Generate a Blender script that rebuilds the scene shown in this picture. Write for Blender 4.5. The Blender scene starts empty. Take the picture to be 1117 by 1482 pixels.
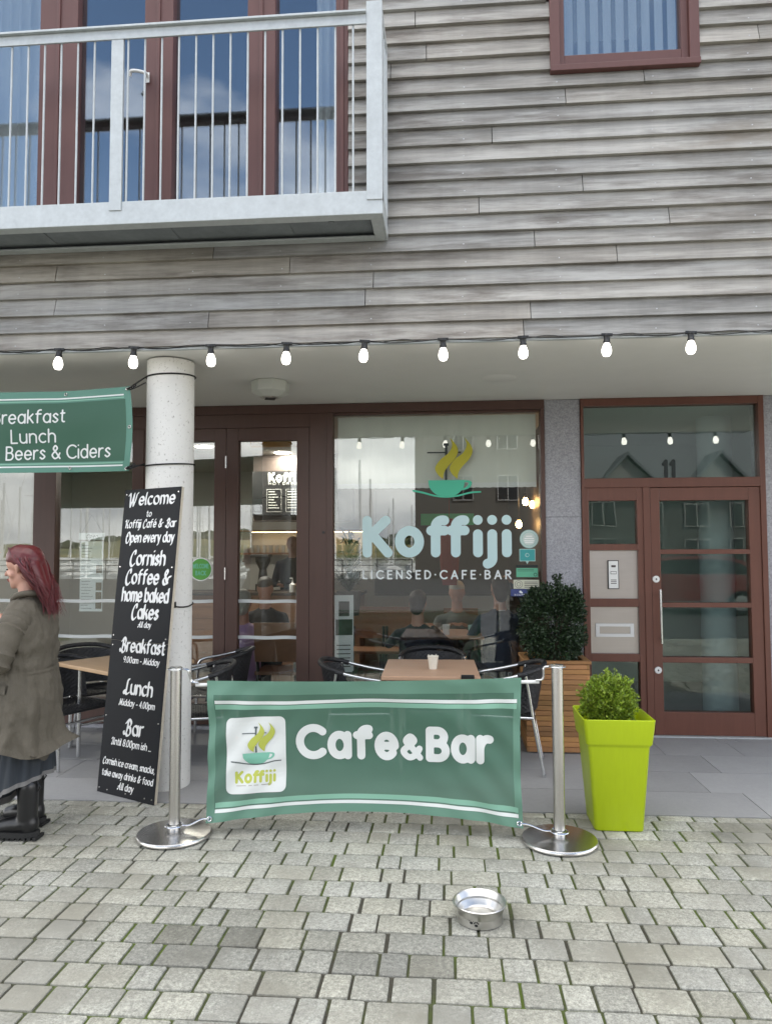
import bpy, bmesh, math, random
import numpy as np
from mathutils import Vector, Matrix, noise
from mathutils.geometry import tessellate_polygon
random.seed(7)
PI = math.pi
S = bpy.context.scene
COL = S.collection

# ------------------------------------------------------------------ camera
cam = bpy.data.cameras.new('camera'); camo = bpy.data.objects.new('camera', cam); COL.objects.link(camo)
PIT, YAW, ROL, FPX = 0.053084, 0.083234, -0.003156, 1063.94
F = Vector((-math.sin(YAW)*math.cos(PIT), math.cos(YAW)*math.cos(PIT), math.sin(PIT)))
r_ = Vector((math.cos(YAW), math.sin(YAW), 0)); u_ = r_.cross(F)
R_ = r_*math.cos(ROL)+u_*math.sin(ROL); U_ = u_*math.cos(ROL)-r_*math.sin(ROL)
camo.matrix_world = Matrix(((R_.x, U_.x, -F.x, 0), (R_.y, U_.y, -F.y, -4.69), (R_.z, U_.z, -F.z, 1.6), (0, 0, 0, 1)))
cam.sensor_fit = 'HORIZONTAL'; cam.sensor_width = 36; cam.lens = FPX/1117*36
cam.clip_start = 0.05; cam.clip_end = 3000
S.camera = camo

# ------------------------------------------------------------------ sky, sun, exposure
S.view_settings.view_transform = 'Standard'; S.view_settings.look = 'None'
S.view_settings.gamma = 1; S.view_settings.use_curve_mapping = False
S.view_settings.exposure = 1.25
SUN_EL, SUN_AZ = math.radians(43), math.radians(48)     # azimuth clockwise from +Y: behind the building, so that the front lies in open shade
W = bpy.data.worlds.new('World'); S.world = W; W.use_nodes = True
nt = W.node_tree; nt.nodes.clear()
N = nt.nodes.new; L = nt.links.new
sky = N('ShaderNodeTexSky'); sky.sky_type = 'NISHITA'; sky.sun_disc = False
sky.sun_elevation = SUN_EL; sky.sun_rotation = SUN_AZ; sky.air_density = 1.0; sky.dust_density = 0.6; sky.ozone_density = 2.0
tc = N('ShaderNodeTexCoord'); mp = N('ShaderNodeMapping'); mp.inputs['Scale'].default_value = (1, 1, 2.6); mp.inputs['Location'].default_value = (3.1, 0.4, 0.35)
L(tc.outputs['Generated'], mp.inputs['Vector'])
nz = N('ShaderNodeTexNoise'); nz.inputs['Scale'].default_value = 1.5; nz.inputs['Detail'].default_value = 8; nz.inputs['Roughness'].default_value = 0.5
L(mp.outputs[0], nz.inputs['Vector'])
rp = N('ShaderNodeValToRGB'); rp.color_ramp.elements[0].position = 0.43; rp.color_ramp.elements[1].position = 0.6
sx_ = N('ShaderNodeSeparateXYZ'); L(tc.outputs['Generated'], sx_.inputs[0])
mr = N('ShaderNodeMapRange'); mr.inputs['From Min'].default_value = 0.04; mr.inputs['From Max'].default_value = 0.42; mr.inputs['To Min'].default_value = 0.26; mr.inputs['To Max'].default_value = -0.065
L(sx_.outputs['Z'], mr.inputs['Value']); mr2 = N('ShaderNodeMapRange'); mr2.inputs['From Min'].default_value = 0.62; mr2.inputs['From Max'].default_value = 0.9; mr2.inputs['To Min'].default_value = 0.0; mr2.inputs['To Max'].default_value = 0.24
L(sx_.outputs['Z'], mr2.inputs['Value']); a2 = N('ShaderNodeMath'); a2.operation = 'ADD'; L(mr.outputs[0], a2.inputs[0]); L(mr2.outputs[0], a2.inputs[1])
ad = N('ShaderNodeMath'); ad.operation = 'ADD'; L(nz.outputs['Fac'], ad.inputs[0]); L(a2.outputs[0], ad.inputs[1])
L(ad.outputs[0], rp.inputs[0])
nz2 = N('ShaderNodeTexNoise'); nz2.inputs['Scale'].default_value = 3.4; nz2.inputs['Detail'].default_value = 6
L(mp.outputs[0], nz2.inputs['Vector'])
rp2 = N('ShaderNodeValToRGB'); rp2.color_ramp.elements[0].position = 0.38; rp2.color_ramp.elements[1].position = 0.62
rp2.color_ramp.elements[0].color = (8.2, 8.5, 9.0, 1); rp2.color_ramp.elements[1].color = (22, 21.6, 20.8, 1)
L(nz2.outputs['Fac'], rp2.inputs[0])
mx = N('ShaderNodeMix'); mx.data_type = 'RGBA'
L(rp.outputs[0], mx.inputs['Factor']); L(sky.outputs[0], mx.inputs[6]); L(rp2.outputs[0], mx.inputs[7])
bg = N('ShaderNodeBackground'); bg.inputs['Strength'].default_value = 0.1
L(mx.outputs[2], bg.inputs['Color'])
wo = N('ShaderNodeOutputWorld'); L(bg.outputs[0], wo.inputs['Surface'])
sl = bpy.data.lights.new('sun', 'SUN'); sl.energy = 3.0; sl.angle = math.radians(.6); sl.color = (1, 0.95, 0.87)
so = bpy.data.objects.new('sun', sl); COL.objects.link(so)
sd = Vector((math.sin(SUN_AZ)*math.cos(SUN_EL), math.cos(SUN_AZ)*math.cos(SUN_EL), math.sin(SUN_EL)))
so.rotation_euler = (-sd).to_track_quat('-Z', 'Y').to_euler()
S.cycles.max_bounces = 10; S.cycles.transparent_max_bounces = 24; S.cycles.use_denoising = True
S.cycles.sample_clamp_indirect = 6; S.cycles.caustics_reflective = False

# ------------------------------------------------------------------ materials
def srgb(r, g, b):
    f = lambda c: (c/255/12.92) if c/255 <= .04045 else ((c/255+.055)/1.055)**2.4
    return (f(r), f(g), f(b))
def pm(name, col, rough=.6, metal=0.0, var=(), bump=(), spec=.5, tone=None, emit=0, trans=0, coat=0, see=0):
    """var: (scale or (sx,sy,sz), amount, detail[, second colour]); bump: (scale, strength, detail)"""
    m = bpy.data.materials.new(name); m.use_nodes = True
    t = m.node_tree; b = t.nodes['Principled BSDF']; n_ = t.nodes.new; l_ = t.links.new
    b.inputs['Roughness'].default_value = rough; b.inputs['Metallic'].default_value = metal
    b.inputs['Specular IOR Level'].default_value = spec
    if coat: b.inputs['Coat Weight'].default_value = coat
    b.inputs['Base Color'].default_value = (*col, 1)
    tc = n_('ShaderNodeTexCoord')
    def nse(sc, det, dist=0):
        mp = n_('ShaderNodeMapping')
        mp.inputs['Scale'].default_value = sc if isinstance(sc, tuple) else (sc, sc, sc)
        l_(tc.outputs['Object'], mp.inputs['Vector'])
        z = n_('ShaderNodeTexNoise'); z.inputs['Scale'].default_value = 1; z.inputs['Detail'].default_value = det
        z.inputs['Roughness'].default_value = .62; z.inputs['Distortion'].default_value = dist
        l_(mp.outputs[0], z.inputs['Vector']); return z.outputs['Fac']
    c = n_('ShaderNodeRGB'); c.outputs[0].default_value = (*col, 1); cur = c.outputs[0]
    for v in var:
        f = nse(v[0], v[2] if len(v) > 2 else 4, 0)
        if len(v) > 3:                       # blend to a second colour where the noise is high
            rr = n_('ShaderNodeValToRGB'); rr.color_ramp.elements[0].position = 1-v[1]-.08; rr.color_ramp.elements[1].position = 1-v[1]+.08
            l_(f, rr.inputs[0]); x = n_('ShaderNodeMix'); x.data_type = 'RGBA'; x.inputs[7].default_value = (*v[3], 1)
            l_(rr.outputs[0], x.inputs['Factor']); l_(cur, x.inputs[6]); cur = x.outputs[2]
        else:
            a = n_('ShaderNodeMath'); a.operation = 'MULTIPLY_ADD'; a.inputs[1].default_value = 2*v[1]; a.inputs[2].default_value = 1-v[1]
            l_(f, a.inputs[0]); s = n_('ShaderNodeVectorMath'); s.operation = 'SCALE'
            l_(cur, s.inputs[0]); l_(a.outputs[0], s.inputs['Scale']); cur = s.outputs[0]
    if tone:
        at = n_('ShaderNodeAttribute'); at.attribute_name = 'tone'
        x = n_('ShaderNodeVectorMath'); x.operation = 'MULTIPLY'; l_(cur, x.inputs[0]); l_(at.outputs['Color'], x.inputs[1]); cur = x.outputs[0]
    l_(cur, b.inputs['Base Color'])
    if bump:
        f = nse(bump[0], bump[2] if len(bump) > 2 else 5)
        bn = n_('ShaderNodeBump'); bn.inputs['Strength'].default_value = bump[1]; bn.inputs['Distance'].default_value = bump[3] if len(bump) > 3 else .01
        l_(f, bn.inputs['Height']); l_(bn.outputs[0], b.inputs['Normal'])
    if emit:
        l_(cur, b.inputs['Emission Color']); b.inputs['Emission Strength'].default_value = emit
    if trans:
        out = t.nodes['Material Output']; tr = n_('ShaderNodeBsdfTranslucent'); l_(cur, tr.inputs[0])
        ms = n_('ShaderNodeMixShader'); ms.inputs[0].default_value = trans
        l_(b.outputs[0], ms.inputs[1]); l_(tr.outputs[0], ms.inputs[2]); l_(ms.outputs[0], out.inputs[0])
        if see:
            tp = n_('ShaderNodeBsdfTransparent'); m2 = n_('ShaderNodeMixShader'); m2.inputs[0].default_value = see
            l_(ms.outputs[0], m2.inputs[1]); l_(tp.outputs[0], m2.inputs[2]); l_(m2.outputs[0], out.inputs[0])
    return m
def glass(name, refl, tint=(.93, .95, .94), wav=.0, grz=.55):
    m = bpy.data.materials.new(name); m.use_nodes = True; t = m.node_tree; t.nodes.clear(); n_ = t.nodes.new; l_ = t.links.new
    out = n_('ShaderNodeOutputMaterial'); tr = n_('ShaderNodeBsdfTransparent'); tr.inputs[0].default_value = (*tint, 1)
    gl = n_('ShaderNodeBsdfGlossy'); gl.inputs['Roughness'].default_value = 0.0; gl.inputs['Color'].default_value = (.98, 1, .99, 1)
    lw = n_('ShaderNodeLayerWeight'); lw.inputs['Blend'].default_value = .15
    ma = n_('ShaderNodeMath'); ma.operation = 'MULTIPLY_ADD'; ma.inputs[1].default_value = grz; ma.inputs[2].default_value = refl
    l_(lw.outputs['Fresnel'], ma.inputs[0]); ma.use_clamp = True
    ms = n_('ShaderNodeMixShader'); l_(ma.outputs[0], ms.inputs[0]); l_(tr.outputs[0], ms.inputs[1]); l_(gl.outputs[0], ms.inputs[2]); l_(ms.outputs[0], out.inputs[0])
    if wav:
        tc = n_('ShaderNodeTexCoord'); z = n_('ShaderNodeTexNoise'); z.inputs['Scale'].default_value = 1.6; z.inputs['Detail'].default_value = 1
        l_(tc.outputs['Object'], z.inputs['Vector']); bn = n_('ShaderNodeBump'); bn.inputs['Strength'].default_value = wav; bn.inputs['Distance'].default_value = .02
        l_(z.outputs['Fac'], bn.inputs['Height']); l_(bn.outputs[0], gl.inputs['Normal'])
    return m

M = {}
M['clad'] = pm('weathered_timber', (.33, .318, .298), .85, var=[((1.3, 24, 24), .5, 8), ((3.5, 75, 75), .38, 5), ((1.1, 3, 3), .42, 6), ((6, .3, .45), .26, 6), ((1.9, 14, 14), .40, 7, (.43, .42, .40)), ((1.3, 9, 9), .40, 9, (.17, .155, .14)), ((.8, 3, 3), .34, 8, (.22, .195, .165))], bump=((3, 90, 90), .5, 6, .006), tone=1)
M['clad_dirt'] = M['clad']
M['nail'] = pm('nail', (.5, .5, .5), .45, .6)
M['soffit'] = pm('soffit_render', (.80, .795, .775), .9, var=[(.8, .05, 3), (6, .03, 4)], bump=(60, .05))
M['column'] = pm('column_concrete', (.76, .745, .71), .85, var=[(1.5, .06, 4), (14, .05, 5), ((70, 70, 55), .30, 2, (.28, .25, .21))], bump=(45, .15))
M['granite'] = pm('granite', (.34, .34, .37), .7, var=[(110, .75, 3), (45, .3, 2), (2, .06, 3)], bump=(160, .12))
M['brown'] = pm('dark_stained_timber', (.084, .041, .031), .42, var=[((30, 30, 2), .2, 4), (3, .12, 3)], bump=((60, 60, 4), .06))
M['red'] = pm('red_stained_timber', (.140, .054, .036), .4, var=[((40, 40, 2), .2, 5), (3, .15, 3)], bump=((60, 60, 4), .06))
M['mauve'] = pm('faded_brown_paint', (.118, .049, .044), .5, var=[((30, 30, 2), .13, 4), (4, .1, 3)])
M['galv'] = pm('galvanised_steel', (.50, .53, .54), .5, .25, var=[(14, .16, 3), (40, .1, 3), (3, .08, 3)], bump=(30, .03))
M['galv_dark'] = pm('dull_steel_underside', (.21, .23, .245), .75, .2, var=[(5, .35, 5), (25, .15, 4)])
M['steel'] = pm('brushed_stainless', (.60, .585, .565), .27, 1, var=[((90, 90, 5), .06, 3), (4, .08, 4)], bump=((160, 160, 6), .03))
M['panel'] = pm('steel_panel', (.48, .45, .42), .36, .9, var=[((4, 4, 90), .06, 3), (2.2, .14, 3)])
M['chrome'] = pm('aluminium_tube', (.72, .73, .74), .2, 1, var=[(12, .05, 3)])
M['bowl'] = pm('bowl_steel', (.60, .59, .565), .3, 1, var=[(22, .07, 4)], bump=(25, .03))
M['glass'] = glass('shop_glass', .082, wav=.012)
M['glass_up'] = glass('upper_glass', .25, (.88, .91, .92), .02)
M['glass_door'] = glass('door_glass', .04, (.84, .90, .88), .05)
M['glass_trans'] = glass('transom_glass', .11, (.84, .90, .88), .03)
M['setts'] = pm('sett_stone', (.352, .346, .300), .9, var=[(60, .8, 4), (160, .6, 2), (20, .35, 5), (2.6, .22, 4), (1.6, .44, 9, (.265, .255, .215)), (.9, .32, 9, (.17, .165, .138)), (8, .28, 7, (.43, .42, .375))], bump=(50, 1.0, 7, .006), tone=1)
M['joint'] = pm('mossy_joint', (.062, .057, .042), .95, var=[(60, .4, 4), (1.0, .50, 5, (.088, .125, .018))], bump=(90, .8, 4))
M['slab'] = pm('slate_slab', (.30, .30, .30), .72, var=[(30, .1, 5), (3, .12, 5), (120, .08, 2)], bump=(40, .12), tone=1)
M['paving_far'] = pm('far_paving', (.075, .075, .073), .9, var=[(6, .15, 4), (.3, .12, 3)])
M['water'] = pm('harbour_water', (.05, .075, .085), .12, var=[(.05, .3, 3)], bump=((.5, .9, 1), .4, 5))
M['hill'] = pm('hill_fields', (.20, .18, .065), .95, var=[((.02, .03, .06), .45, 4, (.05, .085, .025)), (.01, .25, 3)])
M['wood_dark_leaf'] = pm('far_foliage', (.03, .05, .018), .95, var=[(.2, .4, 4)])
M['white'] = pm('white_paint', (.78, .78, .76), .5, var=[(4, .03, 3)])
M['offwhite'] = pm('offwhite_plastic', (.55, .56, .52), .5)
M['black'] = pm('black_plastic', (.012, .012, .013), .4)
M['rope'] = pm('black_rope', (.012, .012, .012), .8, bump=((80, 80, 80), .5))
M['board'] = pm('black_board', (.009, .010, .013), .6, var=[(3, .2, 4), (40, .12, 3)], spec=.25)
M['ply'] = pm('plywood_edge', (.52, .46, .37), .8, var=[((4, 4, 60), .2, 3)])
M['chalk'] = pm('sign_white', (.80, .80, .80), .6)
M['b_mid'] = pm('banner_green', (.092, .205, .145), .55, var=[(5, .08, 4), (1.2, .08, 3)], trans=.18, see=.15)
M['b_edge'] = pm('banner_hem', (.145, .29, .215), .55, var=[(5, .06, 4)], trans=.18)
M['b_mint'] = pm('banner_mint', (.26, .50, .375), .55, trans=.15)
M['b_white'] = pm('banner_white', (.78, .80, .78), .55, trans=.1)
M['h_mid'] = pm('hung_banner_green', (.032, .110, .066), .5, var=[(3, .10, 4)], trans=.12)
M['h_edge'] = pm('hung_banner_hem', (.10, .25, .19), .5, var=[(5, .06, 4)], trans=.12)
M['lime_steam'] = pm('lime_print', (.48, .52, .09), .6)
M['cup_mint'] = pm('mint_print', (.20, .48, .36), .6)
M['grey_print'] = pm('grey_print', (.10, .12, .12), .6)
M['d_cup'] = pm('decal_mint', (.07, .52, .34), .5)
M['d_olive'] = pm('decal_olive', (.46, .42, .02), .5)
M['d_dark'] = pm('decal_dark', (.008, .016, .016), .5)
M['d_blue'] = pm('decal_pale_blue', (.60, .80, .82), .5, var=[(2, .03, 2)])
M['d_white'] = pm('decal_white', (.80, .84, .84), .5)
M['band'] = pm('frosted_band', (.62, .64, .63), .6)
M['lime'] = pm('lime_plastic', (.44, .56, .008), .36, var=[(2, .07, 4), (5, .30, 8, (.36, .45, .03)), (2.5, .14, 9, (.28, .34, .05)), ((60, 60, 8), .07, 4)], bump=(40, .05))
M['soil'] = pm('potting_soil', (.022, .016, .011), .95, bump=(60, 1, 4, .02))
M['slat'] = pm('planter_timber', (.42, .215, .085), .62, var=[((5, 40, 40), .28, 5), (2, .2, 3)], bump=((6, 60, 60), .2), tone=1)
M['leaf_dark'] = pm('dark_leaf', (.020, .042, .016), .45, var=[(9, .35, 3), (60, .3, 2)], tone=1)
M['leaf_lime'] = pm('bright_leaf', (.20, .29, .028), .5, var=[(9, .3, 3), (60, .25, 2)], tone=1, trans=.2)
M['twig'] = pm('twig', (.06, .045, .03), .9)
M['tabletop'] = pm('table_wood', (.46, .285, .185), .45, var=[((3, 30, 30), .14, 5), (2, .07, 3)])
M['tabletop2'] = pm('table_wood_worn', (.50, .33, .19), .5, var=[((3, 26, 26), .14, 5), (2, .07, 3)])
M['rattan'] = pm('black_rattan', (.013, .013, .015), .5, bump=((60, 60, 60), .8, 1, .01))
M['cupw'] = pm('paper_cup', (.74, .70, .60), .7)
M['bulb'] = pm('lit_bulb', (1, .95, .86), .4, emit=2.2)
M['warm'] = pm('warm_bulb', (1, .55, .2), .4, emit=30)
M['strip'] = pm('shelf_strip_light', (1, .72, .40), .4, emit=7)
M['downlight'] = pm('downlight', (1, .93, .82), .4, emit=170)
M['skin'] = pm('skin', (.50, .27, .20), .5, var=[(20, .06, 3)])
M['lip'] = pm('lips', (.38, .12, .11), .45)
M['hair_red'] = pm('burgundy_hair', (.095, .008, .010), .38, var=[((40, 40, 6), .4, 4)])
M['hair_deep'] = pm('deep_burgundy_hair', (.040, .004, .008), .42)
M['hair_bright'] = pm('bright_burgundy_hair', (.15, .014, .022), .36)
M['hair_grey'] = pm('grey_hair', (.10, .09, .085), .6, var=[(60, .4, 3)])
M['hair_dark'] = pm('dark_hair', (.03, .012, .01), .6)
M['hair_fair'] = pm('fair_hair', (.45, .43, .38), .6)
M['coat'] = pm('olive_coat', (.096, .083, .062), .8, var=[(3, .14, 4), (120, .12, 2)], bump=((11, 11, 6), .7, 5, .03))
M['skirt'] = pm('dark_skirt', (.028, .034, .042), .8, var=[((40, 40, 3), .4, 3)])
M['skirt_hem'] = pm('grey_hem', (.17, .165, .16), .8)
M['boot'] = pm('black_leather', (.010, .010, .011), .3, bump=(30, .08))
M['sole'] = pm('boot_sole', (.012, .012, .012), .7)
M['navy'] = pm('navy_cloth', (.010, .013, .025), .85)
M['slate_vest'] = pm('slate_vest', (.045, .055, .085), .85)
M['lilac'] = pm('lilac_cloth', (.50, .33, .55), .85)
M['shirt'] = pm('white_shirt', (.7, .7, .7), .8)
M['grey_cloth'] = pm('grey_cloth', (.2, .2, .2), .85)
M['jeans'] = pm('dark_trousers', (.02, .022, .03), .9)
M['plaster'] = pm('interior_plaster', (.62, .60, .55), .9, var=[(1, .05, 3)])
M['blind'] = pm('blind_cloth', (.88, .90, .83), .8, var=[(2, .03, 3)], trans=.05)
M['curtain'] = pm('white_blind', (.93, .94, .94), .8, trans=.08)
M['int_floor'] = pm('interior_floor', (.12, .10, .085), .5, var=[((2, 14, 2), .2, 4)])
M['int_wood'] = pm('interior_wood', (.28, .14, .075), .5, var=[((3, 30, 30), .2, 4)])
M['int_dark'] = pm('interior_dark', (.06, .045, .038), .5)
M['orange'] = pm('orange_panel', (.7, .33, .03), .6)
M['lobby'] = pm('lobby_plaster', (.62, .70, .66), .8, var=[(1, .05, 3)])
M['lobby_col'] = pm('lobby_column', (.52, .58, .60), .8)
M['green_stk'] = pm('green_sticker', (.09, .36, .05), .5)
M['teal_stk'] = pm('teal_sticker', (.05, .36, .36), .5)
M['pale_stk'] = pm('pale_sticker', (.42, .62, .58), .5)
M['mint_stk'] = pm('mint_sticker', (.14, .48, .30), .5)
M['cream_stk'] = pm('cream_sticker', (.66, .66, .52), .5)
M['navy_stk'] = pm('navy_sticker', (.06, .08, .24), .5)
M['paper'] = pm('paper', (.90, .92, .90), .7)
M['photo_a'] = pm('food_photo', (.25, .2, .13), .6, var=[(40, .6, 3)])
M['red_car'] = pm('red_car_paint', (.25, .03, .03), .25, coat=.6)
M['tyre'] = pm('tyre', (.015, .015, .015), .8)
M['slate_roof'] = pm('slate_roof', (.07, .075, .08), .7, var=[(4, .2, 3)])
M['house_wall'] = pm('house_wall', (.13, .12, .105), .9, var=[(1, .1, 4)])
M['hung_wall'] = pm('slate_hung_wall', (.15, .145, .135), .9, var=[(1, .1, 4)])
M['dark_glass'] = pm('dark_glass', (.01, .012, .014), .1)
M['red_decor'] = pm('red_cloth', (.24, .025, .018), .8)
M['green_sign'] = pm('green_lit_sign', (.04, .3, .12), .5, emit=.06)

# ------------------------------------------------------------------ mesh helpers
class MB:
    def __init__(s): s.v = []; s.f = []; s.m = []; s.t = []
    def add(s, vs, fs, mi=0, tone=None):
        o = len(s.v); s.v += [tuple(v) for v in vs]
        for f in fs: s.f.append(tuple(i+o for i in f)); s.m.append(mi); s.t.append(tone or (1, 1, 1))
    def box(s, x0, x1, y0, y1, z0, z1, mi=0, tone=None, mat=None):
        vs = [(x0, y0, z0), (x1, y0, z0), (x1, y1, z0), (x0, y1, z0), (x0, y0, z1), (x1, y0, z1), (x1, y1, z1), (x0, y1, z1)]
        if mat is not None: vs = [mat @ Vector(v) for v in vs]
        s.add(vs, [(0, 3, 2, 1), (4, 5, 6, 7), (0, 1, 5, 4), (1, 2, 6, 5), (2, 3, 7, 6), (3, 0, 4, 7)], mi, tone)
    def tube(s, pts, rad, n=10, mi=0, closed=False, cap=True):
        pts = [Vector(p) for p in pts]; k = len(pts)
        rr = rad if isinstance(rad, (list, tuple)) else [rad]*k
        vs = []; up = None
        for i, p in enumerate(pts):
            a = pts[(i-1) % k] if (closed or i > 0) else p; b = pts[(i+1) % k] if (closed or i < k-1) else p
            d = (b-a).normalized()
            if up is None:
                up = Vector((0, 0, 1)) if abs(d.z) < .9 else Vector((1, 0, 0))
            x = d.cross(up).normalized(); up = x.cross(d).normalized()
            for j in range(n):
                q = 2*PI*j/n; vs.append(p+(x*math.cos(q)+up*math.sin(q))*rr[i])
        fs = []
        for i in range(k if closed else k-1):
            for j in range(n):
                a = i*n+j; b = i*n+(j+1) % n; c = ((i+1) % k)*n+(j+1) % n; d = ((i+1) % k)*n+j
                fs.append((a, b, c, d))
        if cap and not closed: fs.append(tuple(range(n-1, -1, -1))); fs.append(tuple(range((k-1)*n, k*n)))
        s.add(vs, fs, mi)
    def lathe(s, prof, c=(0, 0, 0), n=32, mi=0, cap0=False, cap1=False):
        vs = []; k = len(prof)
        for r, z in prof:
            for j in range(n): q = 2*PI*j/n; vs.append((c[0]+r*math.cos(q), c[1]+r*math.sin(q), c[2]+z))
        fs = [(i*n+j, i*n+(j+1) % n, (i+1)*n+(j+1) % n, (i+1)*n+j) for i in range(k-1) for j in range(n)]
        if cap0: fs.append(tuple(range(n-1, -1, -1)))
        if cap1: fs.append(tuple(range((k-1)*n, k*n)))
        s.add(vs, fs, mi)
    def grid(s, fn, nu, nv, mi=0, mif=None, tone=None):
        o = len(s.v)
        for j in range(nv+1):
            for i in range(nu+1): s.v.append(tuple(fn(i/nu, j/nv)))
        for j in range(nv):
            for i in range(nu):
                a = o+j*(nu+1)+i; s.f.append((a, a+1, a+nu+2, a+nu+1)); s.m.append(mif((i+.5)/nu, (j+.5)/nv) if mif else mi); s.t.append(tone or (1, 1, 1))
    def poly(s, pts2, fn, mi=0):
        vs = [fn(*p) for p in pts2]
        tri = tessellate_polygon([[Vector((p[0], p[1], 0)) for p in pts2]])
        s.add(vs, [tuple(t) for t in tri], mi)
    def prism(s, pts2, fa, fb, mi=0):
        n = len(pts2); tri = tessellate_polygon([[Vector((p[0], p[1], 0)) for p in pts2]])
        s.add([fa(*p) for p in pts2], [tuple(t) for t in tri], mi)
        s.add([fb(*p) for p in pts2], [tuple(t[::-1]) for t in tri], mi)
        s.add([fa(*p) for p in pts2]+[fb(*p) for p in pts2], [(i, (i+1) % n, n+(i+1) % n, n+i) for i in range(n)], mi)
    def build(s, name, mats, parent=None, smooth=False, bevel=0, fix=False):
        me = bpy.data.meshes.new(name); me.from_pydata(s.v, [], s.f)
        mats = mats if isinstance(mats, (list, tuple)) else [mats]
        for m in mats: me.materials.append(m)
        me.polygons.foreach_set('material_index', s.m)
        if any(t != (1, 1, 1) for t in s.t) or any('tone' in n.attribute_name for m in mats for n in m.node_tree.nodes if n.type == 'ATTRIBUTE'):
            at = me.color_attributes.new('tone', 'FLOAT_COLOR', 'CORNER'); arr = []
            for f, t in zip(s.f, s.t): arr += [*t, 1]*len(f)
            at.data.foreach_set('color', arr)
        if fix or smooth:
            b = bmesh.new(); b.from_mesh(me); 
            if fix: bmesh.ops.remove_doubles(b, verts=b.verts, dist=1e-5)
            bmesh.ops.recalc_face_normals(b, faces=b.faces); b.to_mesh(me); b.free()
        if smooth:
            me.polygons.foreach_set('use_smooth', [True]*len(me.polygons))
            try: me.set_sharp_from_angle(angle=math.radians(42))
            except Exception: pass
        o = bpy.data.objects.new(name, me); COL.objects.link(o)
        if parent: o.parent = parent
        if bevel:
            bv = o.modifiers.new('bevel', 'BEVEL'); bv.width = bevel; bv.segments = 2; bv.limit_method = 'ANGLE'; bv.angle_limit = math.radians(40)
        return o
def tag(o, label=None, cat=None, group=None, kind=None):
    for k, v in (('label', label), ('category', cat), ('group', group), ('kind', kind)):
        if v: o[k] = v
    return o
def thing(name, label, cat, loc=(0, 0, 0), rz=0, group=None):
    o = bpy.data.objects.new(name, None); COL.objects.link(o); o.location = loc; o.rotation_euler = (0, 0, rz); o.empty_display_size = .1
    return tag(o, label, cat, group)
def dup(root, loc, rz, label=None, group=None):
    r = root.copy(); COL.objects.link(r); r.location = loc; r.rotation_euler = (0, 0, rz)
    if label: r['label'] = label
    if group: r['group'] = group
    for ch in list(root.children):
        c = ch.copy(); COL.objects.link(c); c.parent = r
        for g in list(ch.children):
            d = g.copy(); COL.objects.link(d); d.parent = c
    return r
def bez(pts, n=8):
    """Catmull-Rom through pts"""
    P = [Vector(p) for p in pts]; P = [P[0]*2-P[1]]+P+[P[-1]*2-P[-2]]; o = []
    for i in range(1, len(P)-2):
        for k in range(n):
            t = k/n; a, b, c, d = P[i-1], P[i], P[i+1], P[i+2]
            o.append(.5*((2*b)+(c-a)*t+(2*a-5*b+4*c-d)*t*t+(3*b-a-3*c+d)*t**3))
    o.append(P[-2]); return o
def quick(name, mat, parent, **k):
    b = MB(); b.box(*k['b']); return b.build(name, mat, parent, bevel=k.get('bevel', 0))

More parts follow.
